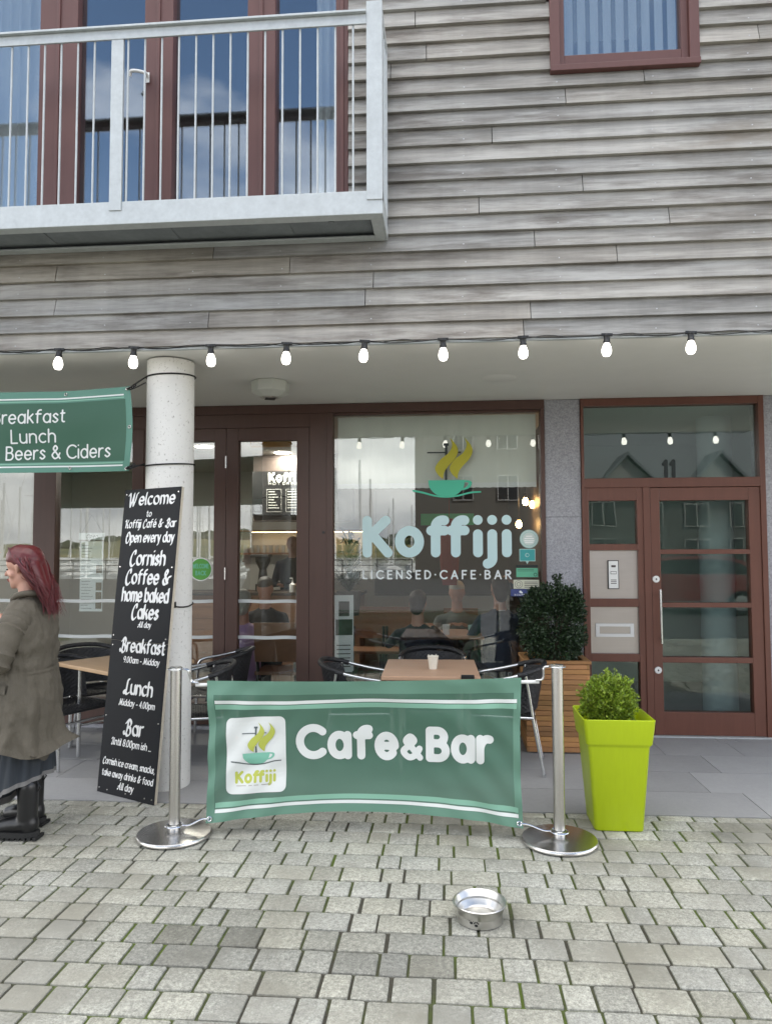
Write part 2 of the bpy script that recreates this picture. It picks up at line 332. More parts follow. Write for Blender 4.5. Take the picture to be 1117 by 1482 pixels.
# ------------------------------------------------------------------ lettering: one skeleton alphabet, two pens
def arc(cx, cy, rx, ry, a0, a1, n=14):
    return [(cx+rx*math.cos(math.radians(a0+(a1-a0)*i/n)), cy+ry*math.sin(math.radians(a0+(a1-a0)*i/n))) for i in range(n+1)]
def spl(*p): return [(q.x, q.y) for q in bez([(a, b, 0) for a, b in p], 6)]
def alphabet(X): return {
 'A': (.74, [[(0, 0), (.37, 1), (.74, 0)], [(.13, .32), (.61, .32)]]),
 'B': (.58, [[(0, 0), (0, 1)], [(0, 1)]+arc(.28, .77, .24, .23, 90, -90)+[(0, .54)], [(.25, .54)]+arc(.3, .27, .28, .27, 90, -90)+[(0, 0)]]),
 'C': (.80, [arc(.5, .5, .48, .5, 48, 312, 26)]),
 'D': (.66, [[(0, 0), (0, 1)], [(0, 1)]+arc(.18, .5, .48, .5, 90, -90, 20)+[(0, 0)]]),
 'E': (.50, [[(.5, 1), (0, 1), (0, 0), (.5, 0)], [(0, .52), (.42, .52)]]),
 'F': (.48, [[(.48, 1), (0, 1), (0, 0)], [(0, .52), (.4, .52)]]),
 'G': (.80, [arc(.5, .5, .48, .5, 48, 350, 26)+[(.97, .45), (.6, .45)]]),
 'H': (.64, [[(0, 0), (0, 1)], [(.64, 0), (.64, 1)], [(0, .52), (.64, .52)]]),
 'I': (.0, [[(0, 0), (0, 1)]]),
 'K': (.58, [[(0, 0), (0, 1)], [(.56, 1), (.03, .47)], [(.14, .56), (.58, 0)]]),
 'L': (.46, [[(0, 1), (0, 0), (.46, 0)]]),
 'M': (.80, [[(0, 0), (.06, 1), (.4, .25), (.74, 1), (.8, 0)]]),
 'N': (.66, [[(0, 0), (0, 1), (.66, 0), (.66, 1)]]),
 'O': (.96, [arc(.48, .5, .48, .5, 0, 360, 32)]),
 'R': (.60, [[(0, 0), (0, 1)], [(0, 1)]+arc(.28, .75, .26, .25, 90, -90)+[(0, .5)], [(.26, .5), (.6, 0)]]),
 'S': (.56, [spl((.54, .84), (.3, 1), (.04, .8), (.27, .53), (.54, .24), (.28, 0), (.0, .16))]),
 'T': (.60, [[(0, 1), (.6, 1)], [(.3, 1), (.3, 0)]]),
 'U': (.62, [[(0, 1)]+arc(.31, .31, .31, .31, 180, 360)+[(.62, 1)]]),
 'W': (.96, [[(0, 1), (.24, 0), (.48, .8), (.72, 0), (.96, 1)]]),
 'a': (.58, [arc(.29, X/2, .29, X/2, 0, 360, 26), [(.58, X), (.58, 0)]]),
 'b': (.58, [arc(.29, X/2, .29, X/2, 0, 360, 26), [(0, 1), (0, 0)]]),
 'c': (.50, [arc(.3, X/2, .3, X/2, 50, 310, 22)]),
 'd': (.58, [arc(.29, X/2, .29, X/2, 0, 360, 26), [(.58, 1), (.58, 0)]]),
 'e': (.58, [[(.0, X*.5), (.58, X*.5)]+arc(.29, X/2, .29, X/2, 0, 318, 24)]),
 'f': (.42, [arc(.36, .80, .22, .20, 75, 180, 8)+[(.14, 0)], [(0, X), (.42, X)]]),
 'g': (.58, [arc(.29, X/2, .29, X/2, 0, 360, 26), [(.58, X), (.58, -.05)]+arc(.3, -.06, .28, .24, 0, -140, 10)]),
 'h': (.52, [[(0, 0), (0, 1)], [(0, .38)]+arc(.26, .42, .26, X-.42, 180, 0)+[(.52, 0)]]),
 'i': (.0, [[(0, 0), (0, X)], [(0, .98), (0, .981)]]),
 'j': (.02, [[(.02, X), (.02, -.12)]+arc(-.16, -.14, .18, .18, 0, -80, 8), [(.02, .98), (.02, .981)]]),
 'k': (.46, [[(0, 0), (0, 1)], [(.42, X), (.02, .3)], [(.14, .4), (.46, 0)]]),
 'l': (.0, [[(0, 0), (0, 1)]]),
 'm': (.86, [[(0, 0), (0, X)], [(0, .4)]+arc(.215, .44, .215, X-.44, 180, 0)+[(.43, 0)], [(.43, .4)]+arc(.645, .44, .215, X-.44, 180, 0)+[(.86, 0)]]),
 'n': (.52, [[(0, 0), (0, X)], [(0, .38)]+arc(.26, .42, .26, X-.42, 180, 0)+[(.52, 0)]]),
 'o': (.62, [arc(.31, X/2, .31, X/2, 0, 360, 28)]),
 'p': (.58, [arc(.29, X/2, .29, X/2, 0, 360, 26), [(0, X), (0, -.3)]]),
 'r': (.34, [[(0, 0), (0, X)], [(0, .36)]+arc(.28, .36, .28, X-.36, 180, 75, 8)]),
 's': (.42, [spl((.40, .56), (.22, X), (.03, .53), (.21, .35), (.41, .17), (.2, 0), (0, .11))]),
 't': (.36, [[(.14, .92), (.14, .14)]+arc(.29, .15, .15, .15, 180, 290, 7), [(0, X), (.34, X)]]),
 'u': (.52, [[(0, X)]+arc(.26, .26, .26, .26, 180, 360)+[(.52, X)], [(.52, X), (.52, 0)]]),
 'v': (.52, [[(0, X), (.26, 0), (.52, X)]]), 'w': (.8, [[(0, X), (.2, 0), (.4, .55), (.6, 0), (.8, X)]]),
 'y': (.52, [[(0, X), (.27, .04)], [(.52, X), (.2, -.22), (.06, -.3)]]),
 '&': (.74, [spl((.74, .0), (.4, .46), (.16, .76), (.33, 1), (.5, .8), (.32, .58), (.05, .28), (.28, 0), (.56, .12), (.72, .42))]),
 '0': (.56, [arc(.28, .5, .28, .5, 0, 360, 26)]), '1': (.2, [[(0, .8), (.2, 1), (.2, 0)]]),
 '4': (.56, [[(.42, 0), (.42, 1), (0, .3), (.56, .3)]]),
 '8': (.52, [arc(.26, .75, .22, .25, 0, 360, 20), arc(.26, .25, .26, .25, 0, 360, 20)]),
 '9': (.52, [arc(.26, .72, .26, .28, 0, 360, 22), [(.52, .72), (.44, .2), (.26, 0)]]),
 '.': (.0, [[(0, 0), (0, .012)]]), ',': (.06, [[(.06, .03), (0, -.14)]]), '-': (.34, [[(0, .36), (.34, .36)]]), '*': (.0, [[(0, .5), (0, .51)]]),
 ' ': (.30, []),
}
G = alphabet(.68)
G['é'] = (.58, G['e'][1]+[[(.24, .88), (.4, 1.02)]])
BAR_ = alphabet(.76)
BOLD = dict(G)      # heavy round logo letters: shorter i and j, joined pair of f
BOLD.update({'K': (.66, [[(0, 0), (0, 1)], [(.60, 1), (.03, .47)], [(.16, .58), (.66, 0)]]), 'ƒ': (.255, G['f'][1]), 'i': (.07, [[(.035, 0), (.035, .56)], [(.035, 1), (.035, 1.001)]]),
 'j': (.07, [[(.035, .56), (.035, -.16)]+arc(-.15, -.17, .185, .18, 0, -80, 8), [(.035, 1), (.035, 1.001)]])})
NIB = dict(G)       # lively pen-script capitals for the menu board
NIB.update({
 'W': (1.16, [spl((0, .84), (.14, 1), (.2, .8), (.24, .1), (.3, -.16)), spl((.3, -.16), (.52, .5), (.66, 1.0)), spl((.66, 1), (.62, .3), (.68, -.08)), spl((.68, -.08), (.88, .4), (1.0, .9), (1.16, 1.02))]),
 'C': (.66, [spl((.62, .78), (.6, 1.02), (.36, .95), (.1, .55), (.08, .1), (.32, -.12), (.62, .06))]),
 'O': (.82, [spl((.3, 1.0), (.06, .62), (.08, .1), (.36, -.1), (.72, .2), (.78, .72), (.5, 1.04), (.22, .86), (.3, .6))]),
 'B': (.82, [spl((.44, 1), (.4, .5), (.3, .1), (.1, -.02), (0, .16)), spl((.2, .78), (.5, 1.06), (.78, .86), (.68, .58), (.4, .52)), spl((.4, .52), (.74, .44), (.76, .06), (.48, -.12), (.3, .02))]),
 'L': (.70, [spl((.6, 1.04), (.44, .98), (.36, .5), (.3, .1), (.1, -.02), (.0, .12), (.14, .2), (.4, -.06), (.7, .06))]),
 'M': (1.0, [spl((-.06, .12), (.04, -.02), (.14, .35), (.24, 1)), [(.24, 1), (.46, .08)], [(.46, .08), (.76, 1)], spl((.76, 1), (.80, .3), (.86, .0), (1.02, .1))]),
 'U': (.72, [spl((0, .8), (.14, 1.02), (.34, .94), (.24, .4), (.06, .02)), spl((.06, .02), (.3, -.04), (.52, .3), (.66, 1)), spl((.66, 1), (.62, .3), (.72, .0))]),
 'K': (.72, [spl((.0, .84), (.12, 1.0), (.22, .98), (.2, .4), (.16, 0)), spl((.66, 1.0), (.5, .68), (.28, .5)), spl((.28, .5), (.5, .36), (.56, .04), (.76, -.02))]),
 'A': (.86, [spl((0, .1), (.1, -.04), (.3, .3), (.64, 1.02)), spl((.64, 1.02), (.62, .4), (.7, .02), (.86, .04)), spl((.08, .42), (.3, .5), (.74, .34))]),
 '&': (.96, [spl((.62, .06), (.3, .52), (.22, .8), (.4, 1.02), (.54, .84), (.3, .55), (.04, .3), (.16, .02), (.44, .02), (.6, .3), (.7, .5), (.96, .56))]),
 'k': (.5, [[(0, 0), (.04, 1)], spl((.42, .66), (.26, .46), (.06, .36)), spl((.14, .4), (.36, .3), (.5, 0))]),
 'l': (.06, [spl((.06, 1), (0, .6), (0, .1), (.06, 0))]),
})
def lay_text(txt, pen, font, space):
    """strokes in units of cap height + overall width"""
    x = 0; out = []; first = True
    for ch in txt:
        w, st = font[ch]
        if ch == ' ': x += w+space*.3; continue
        for s in st: out.append(([(p[0]+x, p[1]) for p in s], None))
        x += w+space
    xs = [p[0] for s, _ in out for p in s]
    return [s for s, _ in out], min(xs), max(xs)
def letter_mesh(mb, txt, u0, u1, base, cap, fn, pen, font=G, space=.34, cell=None, mi=0, run=10, shear=0, fit=True):
    """pen: (half width a, half width b, angle) in cap heights; text is fitted between u0 and u1; fn(u, v) -> 3-D"""
    st, x0, x1 = lay_text(txt, pen, font, space)
    a, b, ang = pen; x0 -= a; x1 += a
    sx = (u1-u0)/(x1-x0) if fit else cap
    if not fit: u0 = (u0+u1)/2-(x1-x0)*cap/2
    cell = (cell or cap/26)
    strokes = [np.array([(u0+(p[0]+shear*p[1]-x0)*sx, base+p[1]*cap) for p in s]) for s in st]
    ca, sa = math.cos(ang), math.sin(ang)
    A, B = a*cap, b*cap
    T = np.array([[ca/A, sa/A], [-sa/B, ca/B]])
    allp = np.vstack(strokes); mn = allp.min(0)-A*1.2-cell; mxx = allp.max(0)+A*1.2+cell
    nx, ny = int((mxx[0]-mn[0])/cell)+2, int((mxx[1]-mn[1])/cell)+2
    gx = mn[0]+np.arange(nx)*cell; gy = mn[1]+np.arange(ny)*cell
    D = np.full((ny, nx), 9.)
    for s in strokes:
        lo = s.min(0)-A*1.3-cell; hi = s.max(0)+A*1.3+cell
        i0, i1 = max(0, int((lo[0]-mn[0])/cell)), min(nx, int((hi[0]-mn[0])/cell)+2)
        j0, j1 = max(0, int((lo[1]-mn[1])/cell)), min(ny, int((hi[1]-mn[1])/cell)+2)
        P = np.stack(np.meshgrid(gx[i0:i1], gy[j0:j1]), -1) @ T.T
        q = s @ T.T
        for k in range(len(q)-1):
            d = q[k+1]-q[k]; l2 = d @ d+1e-12
            t = np.clip(((P-q[k]) @ d)/l2, 0, 1)
            e = P-q[k]-t[..., None]*d
            D[j0:j1, i0:i1] = np.minimum(D[j0:j1, i0:i1], np.sqrt((e**2).sum(-1)))
    V = 1-D
    ins = V > 0
    for j in range(ny-1):
        i = 0
        while i < nx-1:
            c = (ins[j, i], ins[j, i+1], ins[j+1, i+1], ins[j+1, i])
            if all(c):
                k = i
                while k < nx-1 and k-i < run and ins[j, k] and ins[j, k+1] and ins[j+1, k+1] and ins[j+1, k]: k += 1
                mb.add([fn(gx[i], gy[j]), fn(gx[k], gy[j]), fn(gx[k], gy[j+1]), fn(gx[i], gy[j+1])], [(0, 1, 2, 3)], mi); i = k; continue
            if any(c):
                cor = [(i, j), (i+1, j), (i+1, j+1), (i, j+1)]; pts = []
                for q in range(4):
                    A_, B_ = cor[q], cor[(q+1) % 4]; va, vb = V[A_[1], A_[0]], V[B_[1], B_[0]]
                    if va > 0: pts.append((gx[A_[0]], gy[A_[1]]))
                    if (va > 0) != (vb > 0):
                        t = va/(va-vb); pts.append((gx[A_[0]]+(gx[B_[0]]-gx[A_[0]])*t, gy[A_[1]]+(gy[B_[1]]-gy[A_[1]])*t))
                if len(pts) > 2: mb.add([fn(*p) for p in pts], [tuple(range(len(pts)))], mi)
            i += 1
def rrect(x0, x1, y0, y1, r, n=6):
    o = []
    for cx, cy, a in ((x1-r, y1-r, 0), (x0+r, y1-r, 90), (x0+r, y0+r, 180), (x1-r, y0+r, 270)): o += arc(cx, cy, r, r, a, a+90, n)
    return o
def dense(pts, d):
    o = []
    for i, p in enumerate(pts):
        q = pts[(i+1) % len(pts)]; k = max(1, int(math.dist(p, q)/d))
        o += [(p[0]+(q[0]-p[0])*t/k, p[1]+(q[1]-p[1])*t/k) for t in range(k)]
    return o
def cup_logo(mb, fn, mi, layer):
    """the cup emblem in a unit box: x -.5..+.5, y 0..1.  mi: material slots (cup, steam, dark, saucer); layer(fn, k): fn raised by k"""
    cup = [(-.30, .37)]+arc(.0, .37, .30, .285, 180, 360, 22)+[(.30, .37)]
    mb.poly(spl((-.31, .375), (-.29, .25), (-.2, .14), (-.1, .098), (.1, .098), (.2, .14), (.29, .25), (.31, .375)), layer(fn, 2), mi[0])
    o = spl((.27, .372), (.40, .36), (.425, .30), (.36, .22), (.20, .18)); i = spl((.22, .215), (.32, .245), (.37, .30), (.355, .33), (.27, .338))
    mb.poly(o+i, layer(fn, 1), mi[0])
    up = spl((-.58, .21), (-.4, .175), (-.2, .115), (0, .09), (.2, .115), (.4, .165), (.58, .175)); dn = spl((.58, .15), (.4, .135), (.2, .085), (0, .065), (-.2, .085), (-.4, .14), (-.58, .18))
    mb.poly(up+dn, layer(fn, 0), mi[3])
    def bar(x0, x1, y0, y1, k): mb.poly([(x0, y0), (x1, y0), (x1, y1), (x0, y1)], layer(fn, k), mi[2])
    bar(-.325, -.01, .855, .878, 2); bar(.14, .245, .855, .878, 2)
    bar(-.026, .012, .376, .72, 1); bar(-.022, .02, .80, 1.0, 1); bar(-.045, .043, .985, 1.03, 3)
    def steam(dx, k):
        l = spl((.06+dx, 1.13), (.10+dx, 1.0), (.04+dx, .86), (-.10+dx, .74), (-.19+dx, .60), (-.15+dx, .48), (-.06+dx, .395))
        r = spl((-.06+dx, .395), (-.035+dx, .52), (.04+dx, .63), (.14+dx, .74), (.20+dx, .88), (.165+dx, 1.0), (.06+dx, 1.13))
        mb.poly((l+r[1:-1])[::-1], layer(fn, k), mi[1])
    steam(0, 4); steam(.245, 4)

# ================================================================== THE SETTING
ZS = 2.945; GY = 1.93
# ground under everything (the mossy joint bed of the setts), water, far hill
b = MB(); b.box(-60, 60, -34, 12, -.4, -.0085); tag(b.build('ground', M['joint']), kind='structure')
b = MB(); b.box(-60, 60, -33.9, -5.2, -.3, 0.0); b.box(-2.5, 60, -60, -33.9, -.3, -.004); tag(b.build('quayside', M['paving_far']), kind='structure')
# setts: every stone a real block with a worn top
rs = random.Random(3)
b = MB(); y = -.042; row = 0
def sett(x0, x1, y0, y1):
    h = rs.uniform(-.0012, .0012); t = rs.uniform(.86, 1.10); w = rs.uniform(-.03, .04); mxs, mys = (x0+x1)/2, (y0+y1)/2
    for sx_0, sy_0, rx_0, ry_0, k_0 in ((-1.0, -1.62, .30, .22, .58), (-.25, -1.68, .34, .16, .46), (.18, -1.42, .22, .14, .22), (-2.3, -1.1, .5, .3, .16)): t *= 1-k_0*rs.uniform(.5, 1.1)*math.exp(-((mxs-sx_0)/rx_0)**2-((mys-sy_0)/ry_0)**2)
    tone = (t*(1+w*.3), t, t*(1-w))
    c = .0045; tx, ty = rs.uniform(-.0011, .0011), rs.uniform(-.0011, .0011)
    j = lambda: rs.uniform(-.0016, .0016)
    xa, xb, ya, yb = x0+j(), x1+j(), y0+j(), y1+j()
    e = .012
    # octagon-cornered top (worn corners), a rounded shoulder, then the sides
    def ring(i, z):
        a0, a1, b0, b1 = xa+i, xb-i, ya+i, yb-i; k = e*.45
        return [(a0+k, b0, z), (a1-k, b0, z), (a1, b0+k, z), (a1, b1-k, z), (a1-k, b1, z), (a0+k, b1, z), (a0, b1-k, z), (a0, b0+k, z)]
    sl = lambda p, z: (p[0], p[1], z+h+tx*(p[0]-(xa+xb)/2)/(xb-xa)*2+ty*(p[1]-(ya+yb)/2)/(yb-ya)*2)
    r0 = [sl(p, -.05) for p in ring(0, 0)]; r1 = [sl(p, -.010) for p in ring(0, 0)]; r2 = [sl(p, -.0025) for p in ring(c*.4, 0)]; r3 = [sl(p, 0) for p in ring(c*1.3, 0)]
    vs = r0+r1+r2+r3; fs = []
    for q in range(3):
        for i in range(8): fs.append((q*8+i, q*8+(i+1) % 8, q*8+8+(i+1) % 8, q*8+8+i))
    fs.append(tuple(range(24, 32))); b.add(vs, fs, 0, tone)
# a narrow border course against the slabs
x = -7
while x < 7:
    l = rs.choice([.13, .15, .2, .24]); sett(x, x+l-.010, y-.085, y-.004); x += l
y -= .088
while y > -5.2:
    d = .155+rs.uniform(-.004, .004); x = -7.0+rs.uniform(0, .2); 
    while x < 7:
        l = rs.choice([.115, .13, .145, .16, .18, .2, .23])
        sett(x, x+l-rs.uniform(.0075, .0135), y-d+.0085, y); x += l
    y -= d; row += 1
tag(b.build('cobbled_pavement', M['setts'], smooth=True), kind='structure')
# slabs under the overhang
b = MB(); y = -.038; k = 0
while y < GY+.1:
    d = .45; x = -7.2+(k % 2)*.37+(.12 if k % 3 == 0 else 0)
    y1 = min(y+d, GY+.12)
    while x < 7:
        l = rs.choice([.6, .75, .9]); t = rs.uniform(.88, 1.1)
        b.box(x, x+l-.005, y, y1-.005, -.06, .001+rs.uniform(-.001, .001), 0, (t, t*.995, t*1.0)); x += l
    y += d; k += 1
tag(b.build('slab_pavement', M['slab']), kind='structure')
b = MB(); b.box(-900, 900, -900, -34.05, -2.7, -2.2); tag(b.build('water', M['water']), kind='structure')
def hz(u, v):
    x = -420+u*840; yy = -430-v*420
    z = -2.6+26*(1-(1-v)**2)*(.72+.5*noise.noise(Vector((x*.006, v*1.2, 3))))+1.5*noise.noise(Vector((x*.03, v*6, 0)))*v
    return (x, yy, z)
b = MB(); b.grid(hz, 60, 14); tag(b.build('hill', M['hill'], smooth=True), kind='structure')
b = MB(); rs2 = random.Random(5)
for i in range(900):
    u = rs2.random(); v = rs2.choice([.93, .97, .99, 1.0, .55, .25]); p = hz(u, min(1, v+rs2.uniform(-.03, .02))); r = rs2.uniform(3, 7)
    if v < .9 and (u*9) % 1 > .5: continue
    vs = []; 
    for a, z in ((.55, 0), (1, .4), (.8, .85), (.2, 1.1)):
        vs += [(p[0]+r*1.5*a*math.cos(q*PI/3+i), p[1]+r*a*math.sin(q*PI/3+i), p[2]-1.5+r*z*rs2.uniform(.8, 1.2)) for q in range(6)]
    b.add(vs, [(q*6+k, q*6+(k+1) % 6, q*6+6+(k+1) % 6, q*6+6+k) for q in range(3) for k in range(6)]+[tuple(range(18, 24))])
tag(b.build('distant_woodland', M['wood_dark_leaf']), kind='stuff')

# ================================================================== THE BUILDING
B = thing('cafe_building', 'grey timber-clad building with a balcony above a recessed brown-framed cafe front', 'building')
XL, XR, ZT = -6.2, 5.0, 7.4
# --- cladding: every lapped board a real wedge, cut round the openings
OPEN = [(-6.2, -.63, 3.70, 7.4), (.683, 1.618, 4.714, 6.1)]
b = MB(); rc = random.Random(11); P = .1165; z = ZS+.012; k = 0
def clad_piece(x0, x1, z0, z1, tone):
    f = .038+rc.uniform(-.002, .002); bk = .006
    yb, yt = -f, -bk
    e0 = rc.uniform(-.0015, .0015)
    n = max(1, int((x1-x0)/.5)); vs = []
    for i in range(n+1):
        xx = x0+(x1-x0)*i/n; s = .0018*noise.noise(Vector((xx*1.5, z0*9, 2)))
        vs += [(xx, yb+s, z0+s+e0), (xx, yt, z1+.008), (xx, .02, z1+.008), (xx, .02, z0+s+e0+.002)]
    fs = []
    for i in range(n):
        a = i*4
        fs += [(a, a+4, a+5, a+1), (a+1, a+5, a+6, a+2), (a+3, a+7, a+4, a)]
    fs += [(0, 1, 2, 3), (n*4+3, n*4+2, n*4+1, n*4)]
    b.add(vs, fs, 0, tone)
    xx = math.ceil((x0-.12)/.6)*.6+.12
    while xx < x1:
        cx, cz = xx+rc.uniform(-.012, .012), z0+.035+rc.uniform(-.006, .006); yy = yb+(yt-yb)*(cz-z0)/(z1-z0)-.0012
        b.add([(cx+.0052*math.cos(q*PI/3), yy, cz+.0052*math.sin(q*PI/3)) for q in range(6)], [(0, 1, 2, 3, 4, 5)], 1)
        xx += .6
while z < ZT:
    z1 = min(z+P, ZT); x = XL-rc.uniform(0, 2)
    joints = []
    while x < XR:
        l = rc.choice([1.6, 2.1, 2.7, 3.2, 3.8]); t = rc.uniform(.86, 1.10); w = rc.uniform(-.03, .05)
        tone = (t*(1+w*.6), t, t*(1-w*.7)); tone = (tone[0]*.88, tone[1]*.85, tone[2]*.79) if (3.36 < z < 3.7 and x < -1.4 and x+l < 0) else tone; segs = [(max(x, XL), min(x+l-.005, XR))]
        for ox0, ox1, oz0, oz1 in OPEN:
            if z1 > oz0+.03 and z < oz1-.03:
                ns = []
                for a, c in segs:
                    if c <= ox0 or a >= ox1: ns.append((a, c)); continue
                    if a < ox0: ns.append((a, ox0))
                    if c > ox1: ns.append((ox1, c))
                segs = ns
        for a, c in segs:
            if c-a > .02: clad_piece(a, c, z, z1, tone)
        x += l
    z += P; k += 1
b.build('timber_cladding', [M['clad'], M['nail']], B)
b = MB()      # the wall behind the boards, with the openings left out
for x0, x1, z0, z1 in ((XL, -.60, ZS+.05, 3.70), (-.60, .66, ZS+.05, ZT), (.66, 1.64, ZS+.05, 4.69), (.66, 1.64, 6.12, ZT), (1.64, XR, ZS+.05, ZT)):
    b.box(x0, x1, .022, .20, z0, z1)
b.build('backing_wall', M['int_dark'], B)
b = MB(); b.box(XL, XR, -.018, .012, ZS-.006, ZS+.010); b.build('drip_trim', M['galv'], B)
b = MB(); b.box(XL, XR, .013, GY+.2, ZS, ZS+.045); b.build('soffit', M['soffit'], B)
b = MB(); b.box(XL, XR, .2, 8, ZT, ZT+.15); b.build('roof', M['slate_roof'], B)
b = MB()
b.lathe([(.160, 0), (.162, .02), (.162, ZS-.03), (.1625, ZS-.012)], (-1.940, .31, .002), 48); b.build('column', M['column'], B, smooth=True)
# granite piers
for x0, x1 in ((.866, 1.176), (2.742, 3.3)):
    b = MB(); b.box(x0, x1, GY-.035, GY+.25, .002, 1.893); b.box(x0, x1, GY-.035, GY+.25, 1.898, ZS-.004); b.box(x0+.004, x1-.004, GY-.03, GY+.24, 1.893, 1.898)
    b.build('granite_pier', M['granite'], B, bevel=.003)
b = MB(); b.box(3.302, XR, GY-.02, GY+.25, .002, ZS-.004); b.build('granite_wall', M['granite'], B)
# --- shopfront framing
Y0, Y1 = GY-.055, GY+.05
b = MB()
b.box(XL, .864, Y0, Y1, 2.86, ZS-.003)                        # head rail
b.box(XL, -1.09, Y0+.012, Y1, 2.735, 2.86)                    # transom over the doors
for x0, x1 in ((-3.86, -3.645), (-2.91, -2.80), (-1.245, -1.03)): b.box(x0, x1, Y0+.006, Y1-.002, .03, 2.735 if x0 < -1.3 else 2.86)
b.box(.828, .864, Y0+.004, Y1-.002, .03, 2.86)                # right jamb
b.box(-1.03, .828, Y0+.008, Y1-.002, .03, .14)                # sill under the big window
b.box(-1.03, .828, Y0+.03, Y1-.02, 2.838, 2.86)
for x0, x1 in ((-6.2, -3.86), (-3.645, -2.91)): b.box(x0, x1, Y0+.01, Y1-.002, .03, .255)
b.box(-1.095, -1.087, Y0+.003, Y0+.02, .03, 2.86)
b.build('shopfront_frame', M['brown'], B, bevel=.003)
b = MB(); b.box(XL, .864, GY-.075, GY+.08, .0, .03); b.build('threshold', M['granite'], B)
def pane(parent, x0, x1, z0, z1, mat, y=GY, name='pane'):
    q = MB(); q.box(x0, x1, y, y+.008, z0, z1); return q.build(name, mat, parent)
def part(name, parent, fill, mat, **k):
    q = MB(); fill(q); return q.build(name, mat, parent, **k)
def empty_part(name, parent):
    o = bpy.data.objects.new(name, None); COL.objects.link(o); o.parent = parent; o.empty_display_size = .05; return o
wn = empty_part('side_window', B)
pane(wn, -6.2, -3.86, .255, 2.735, M['glass']); pane(wn, -3.645, -2.91, .255, 2.735, M['glass'])
def bands(parent, x0, x1):
    for z in (1.130, .803):
        part('frosted_band', parent, lambda q: q.grid(lambda u, v: (x0+(x1-x0)*u, GY-.003, z+v*.03+.003*math.sin(u*9+x0*3)), 12, 1), M['band'])
bands(wn, -6.2, -3.86); bands(wn, -3.645, -2.91)
for x0, x1 in ((-2.797, -2.022), (-2.018, -1.248)):
    d = part('folding_door', B, lambda q: (q.box(x0, x0+.11, Y0+.01, Y1-.01, .035, 2.732), q.box(x1-.115 if x0 > -2.1 else x1-.11, x1, Y0+.01, Y1-.01, .035, 2.732),
        q.box(x0+.11, x1-.11, Y0+.012, Y1-.012, .035, .23), q.box(x0+.11, x1-.11, Y0+.012, Y1-.012, 2.617, 2.732)), M['brown'], bevel=.003)
    pane(d, x0+.11, x1-.11, .23, 2.617, M['glass']); bands(d, x0+.11, x1-.11)
    if x0 > -2.1:
        for zz in (2.42, 1.40, .35): part('hinge', d, lambda q: q.tube([(x0-.001, Y0+.002, zz-.055), (x0-.001, Y0+.002, zz+.055)], .008, 8), M['steel'])
    else:
        def rnd(q):
            q.poly(arc(0, 0, .107, .107, 0, 360, 40)[:-1], lambda u, v: (-2.262+u, GY-.005, 1.437+v), 0)
            q.poly(arc(0, 0, .098, .098, 0, 360, 40)[:-1], lambda u, v: (-2.262+u, GY-.0062, 1.437+v), 1)
            letter_mesh(q, 'WELCOME', -.075, .075, .012, .036, lambda u, v: (-2.262+u, GY-.0075, 1.437+v), (.11, .11, 0), mi=2)
            letter_mesh(q, 'BACK', -.05, .05, -.052, .036, lambda u, v: (-2.262+u, GY-.0075, 1.437+v), (.11, .11, 0), mi=2)
        part('welcome_sticker', d, rnd, [M['chalk'], M['green_stk'], M['mint_stk']])
part('keyhole', B, lambda q: q.tube([(-1.115, Y0+.004, 1.77), (-1.115, Y0-.004, 1.77)], .012, 12), M['black'])
# --- the big window with its decals
bw = empty_part('shop_window', B)
pane(bw, -1.03, .828, .14, 2.838, M['glass'])
wf = lambda u, v: (u, GY-.004, v)
def lf(fn, k): return lambda u, v: (fn(u, v)[0], fn(u, v)[1]-.0006*k, fn(u, v)[2])
q = MB(); letter_mesh(q, 'Koƒfiji', -.766, .568, 1.585, .290, wf, (.150, .150, 0), font=BOLD, space=.38, cell=.0055); q.build('name_decal', M['d_blue'], bw)
q = MB(); letter_mesh(q, 'LICENSED*CAFE*BAR', -.766, .565, 1.352, .070, wf, (.10, .10, 0), space=.62, cell=.0038); q.build('tagline_decal', M['d_white'], bw)
q = MB(); cs = .505
cup_logo(q, lambda u, v: (-.005+u*.53, GY-.004, 2.045+v*.51), (0, 1, 2, 0), lf); q.build('cup_decal', [M['d_cup'], M['d_olive'], M['d_dark']], bw)
def circ(q, cx, cz, r, mi, k=0): q.poly(arc(cx, cz, r, r, 0, 360, 36)[:-1], lambda u, v: (u, GY-.004-.0008*k, v), mi)
def stick1(q):
    circ(q, .722, 1.703, .082, 0); circ(q, .722, 1.703, .074, 1, 1)
    for j in range(26):
        a = j*2*PI/26; circ(q, .722+.062*math.cos(a), 1.703+.062*math.sin(a), .0065, 0, 2)
    for zz, w in ((1.728, .055), (1.708, .085), (1.688, .09), (1.672, .075)): q.poly(rrect(.722-w/2, .722+w/2, zz-.006, zz+.004, .003, 2), lambda u, v: (u, GY-.0062, v), 2)
part('round_sticker', bw, stick1, [M['pale_stk'], M['lobby'], M['paper']])
def stick2(q):
    q.poly(rrect(.635, .775, 1.50, 1.615, .012)[:0]+[(.635, 1.505), (.69, 1.505), (.703, 1.478), (.716, 1.505), (.775, 1.505), (.775, 1.615), (.635, 1.615)], lambda u, v: (u, GY-.004, v), 0)
    q.poly(rrect(.641, .769, 1.511, 1.609, .006), lambda u, v: (u, GY-.005, v), 1); circ(q, .703, 1.56, .018, 0, 2); circ(q, .705, 1.56, .012, 1, 3)
part('speech_bubble_sticker', bw, stick2, [M['pale_stk'], M['teal_stk']])
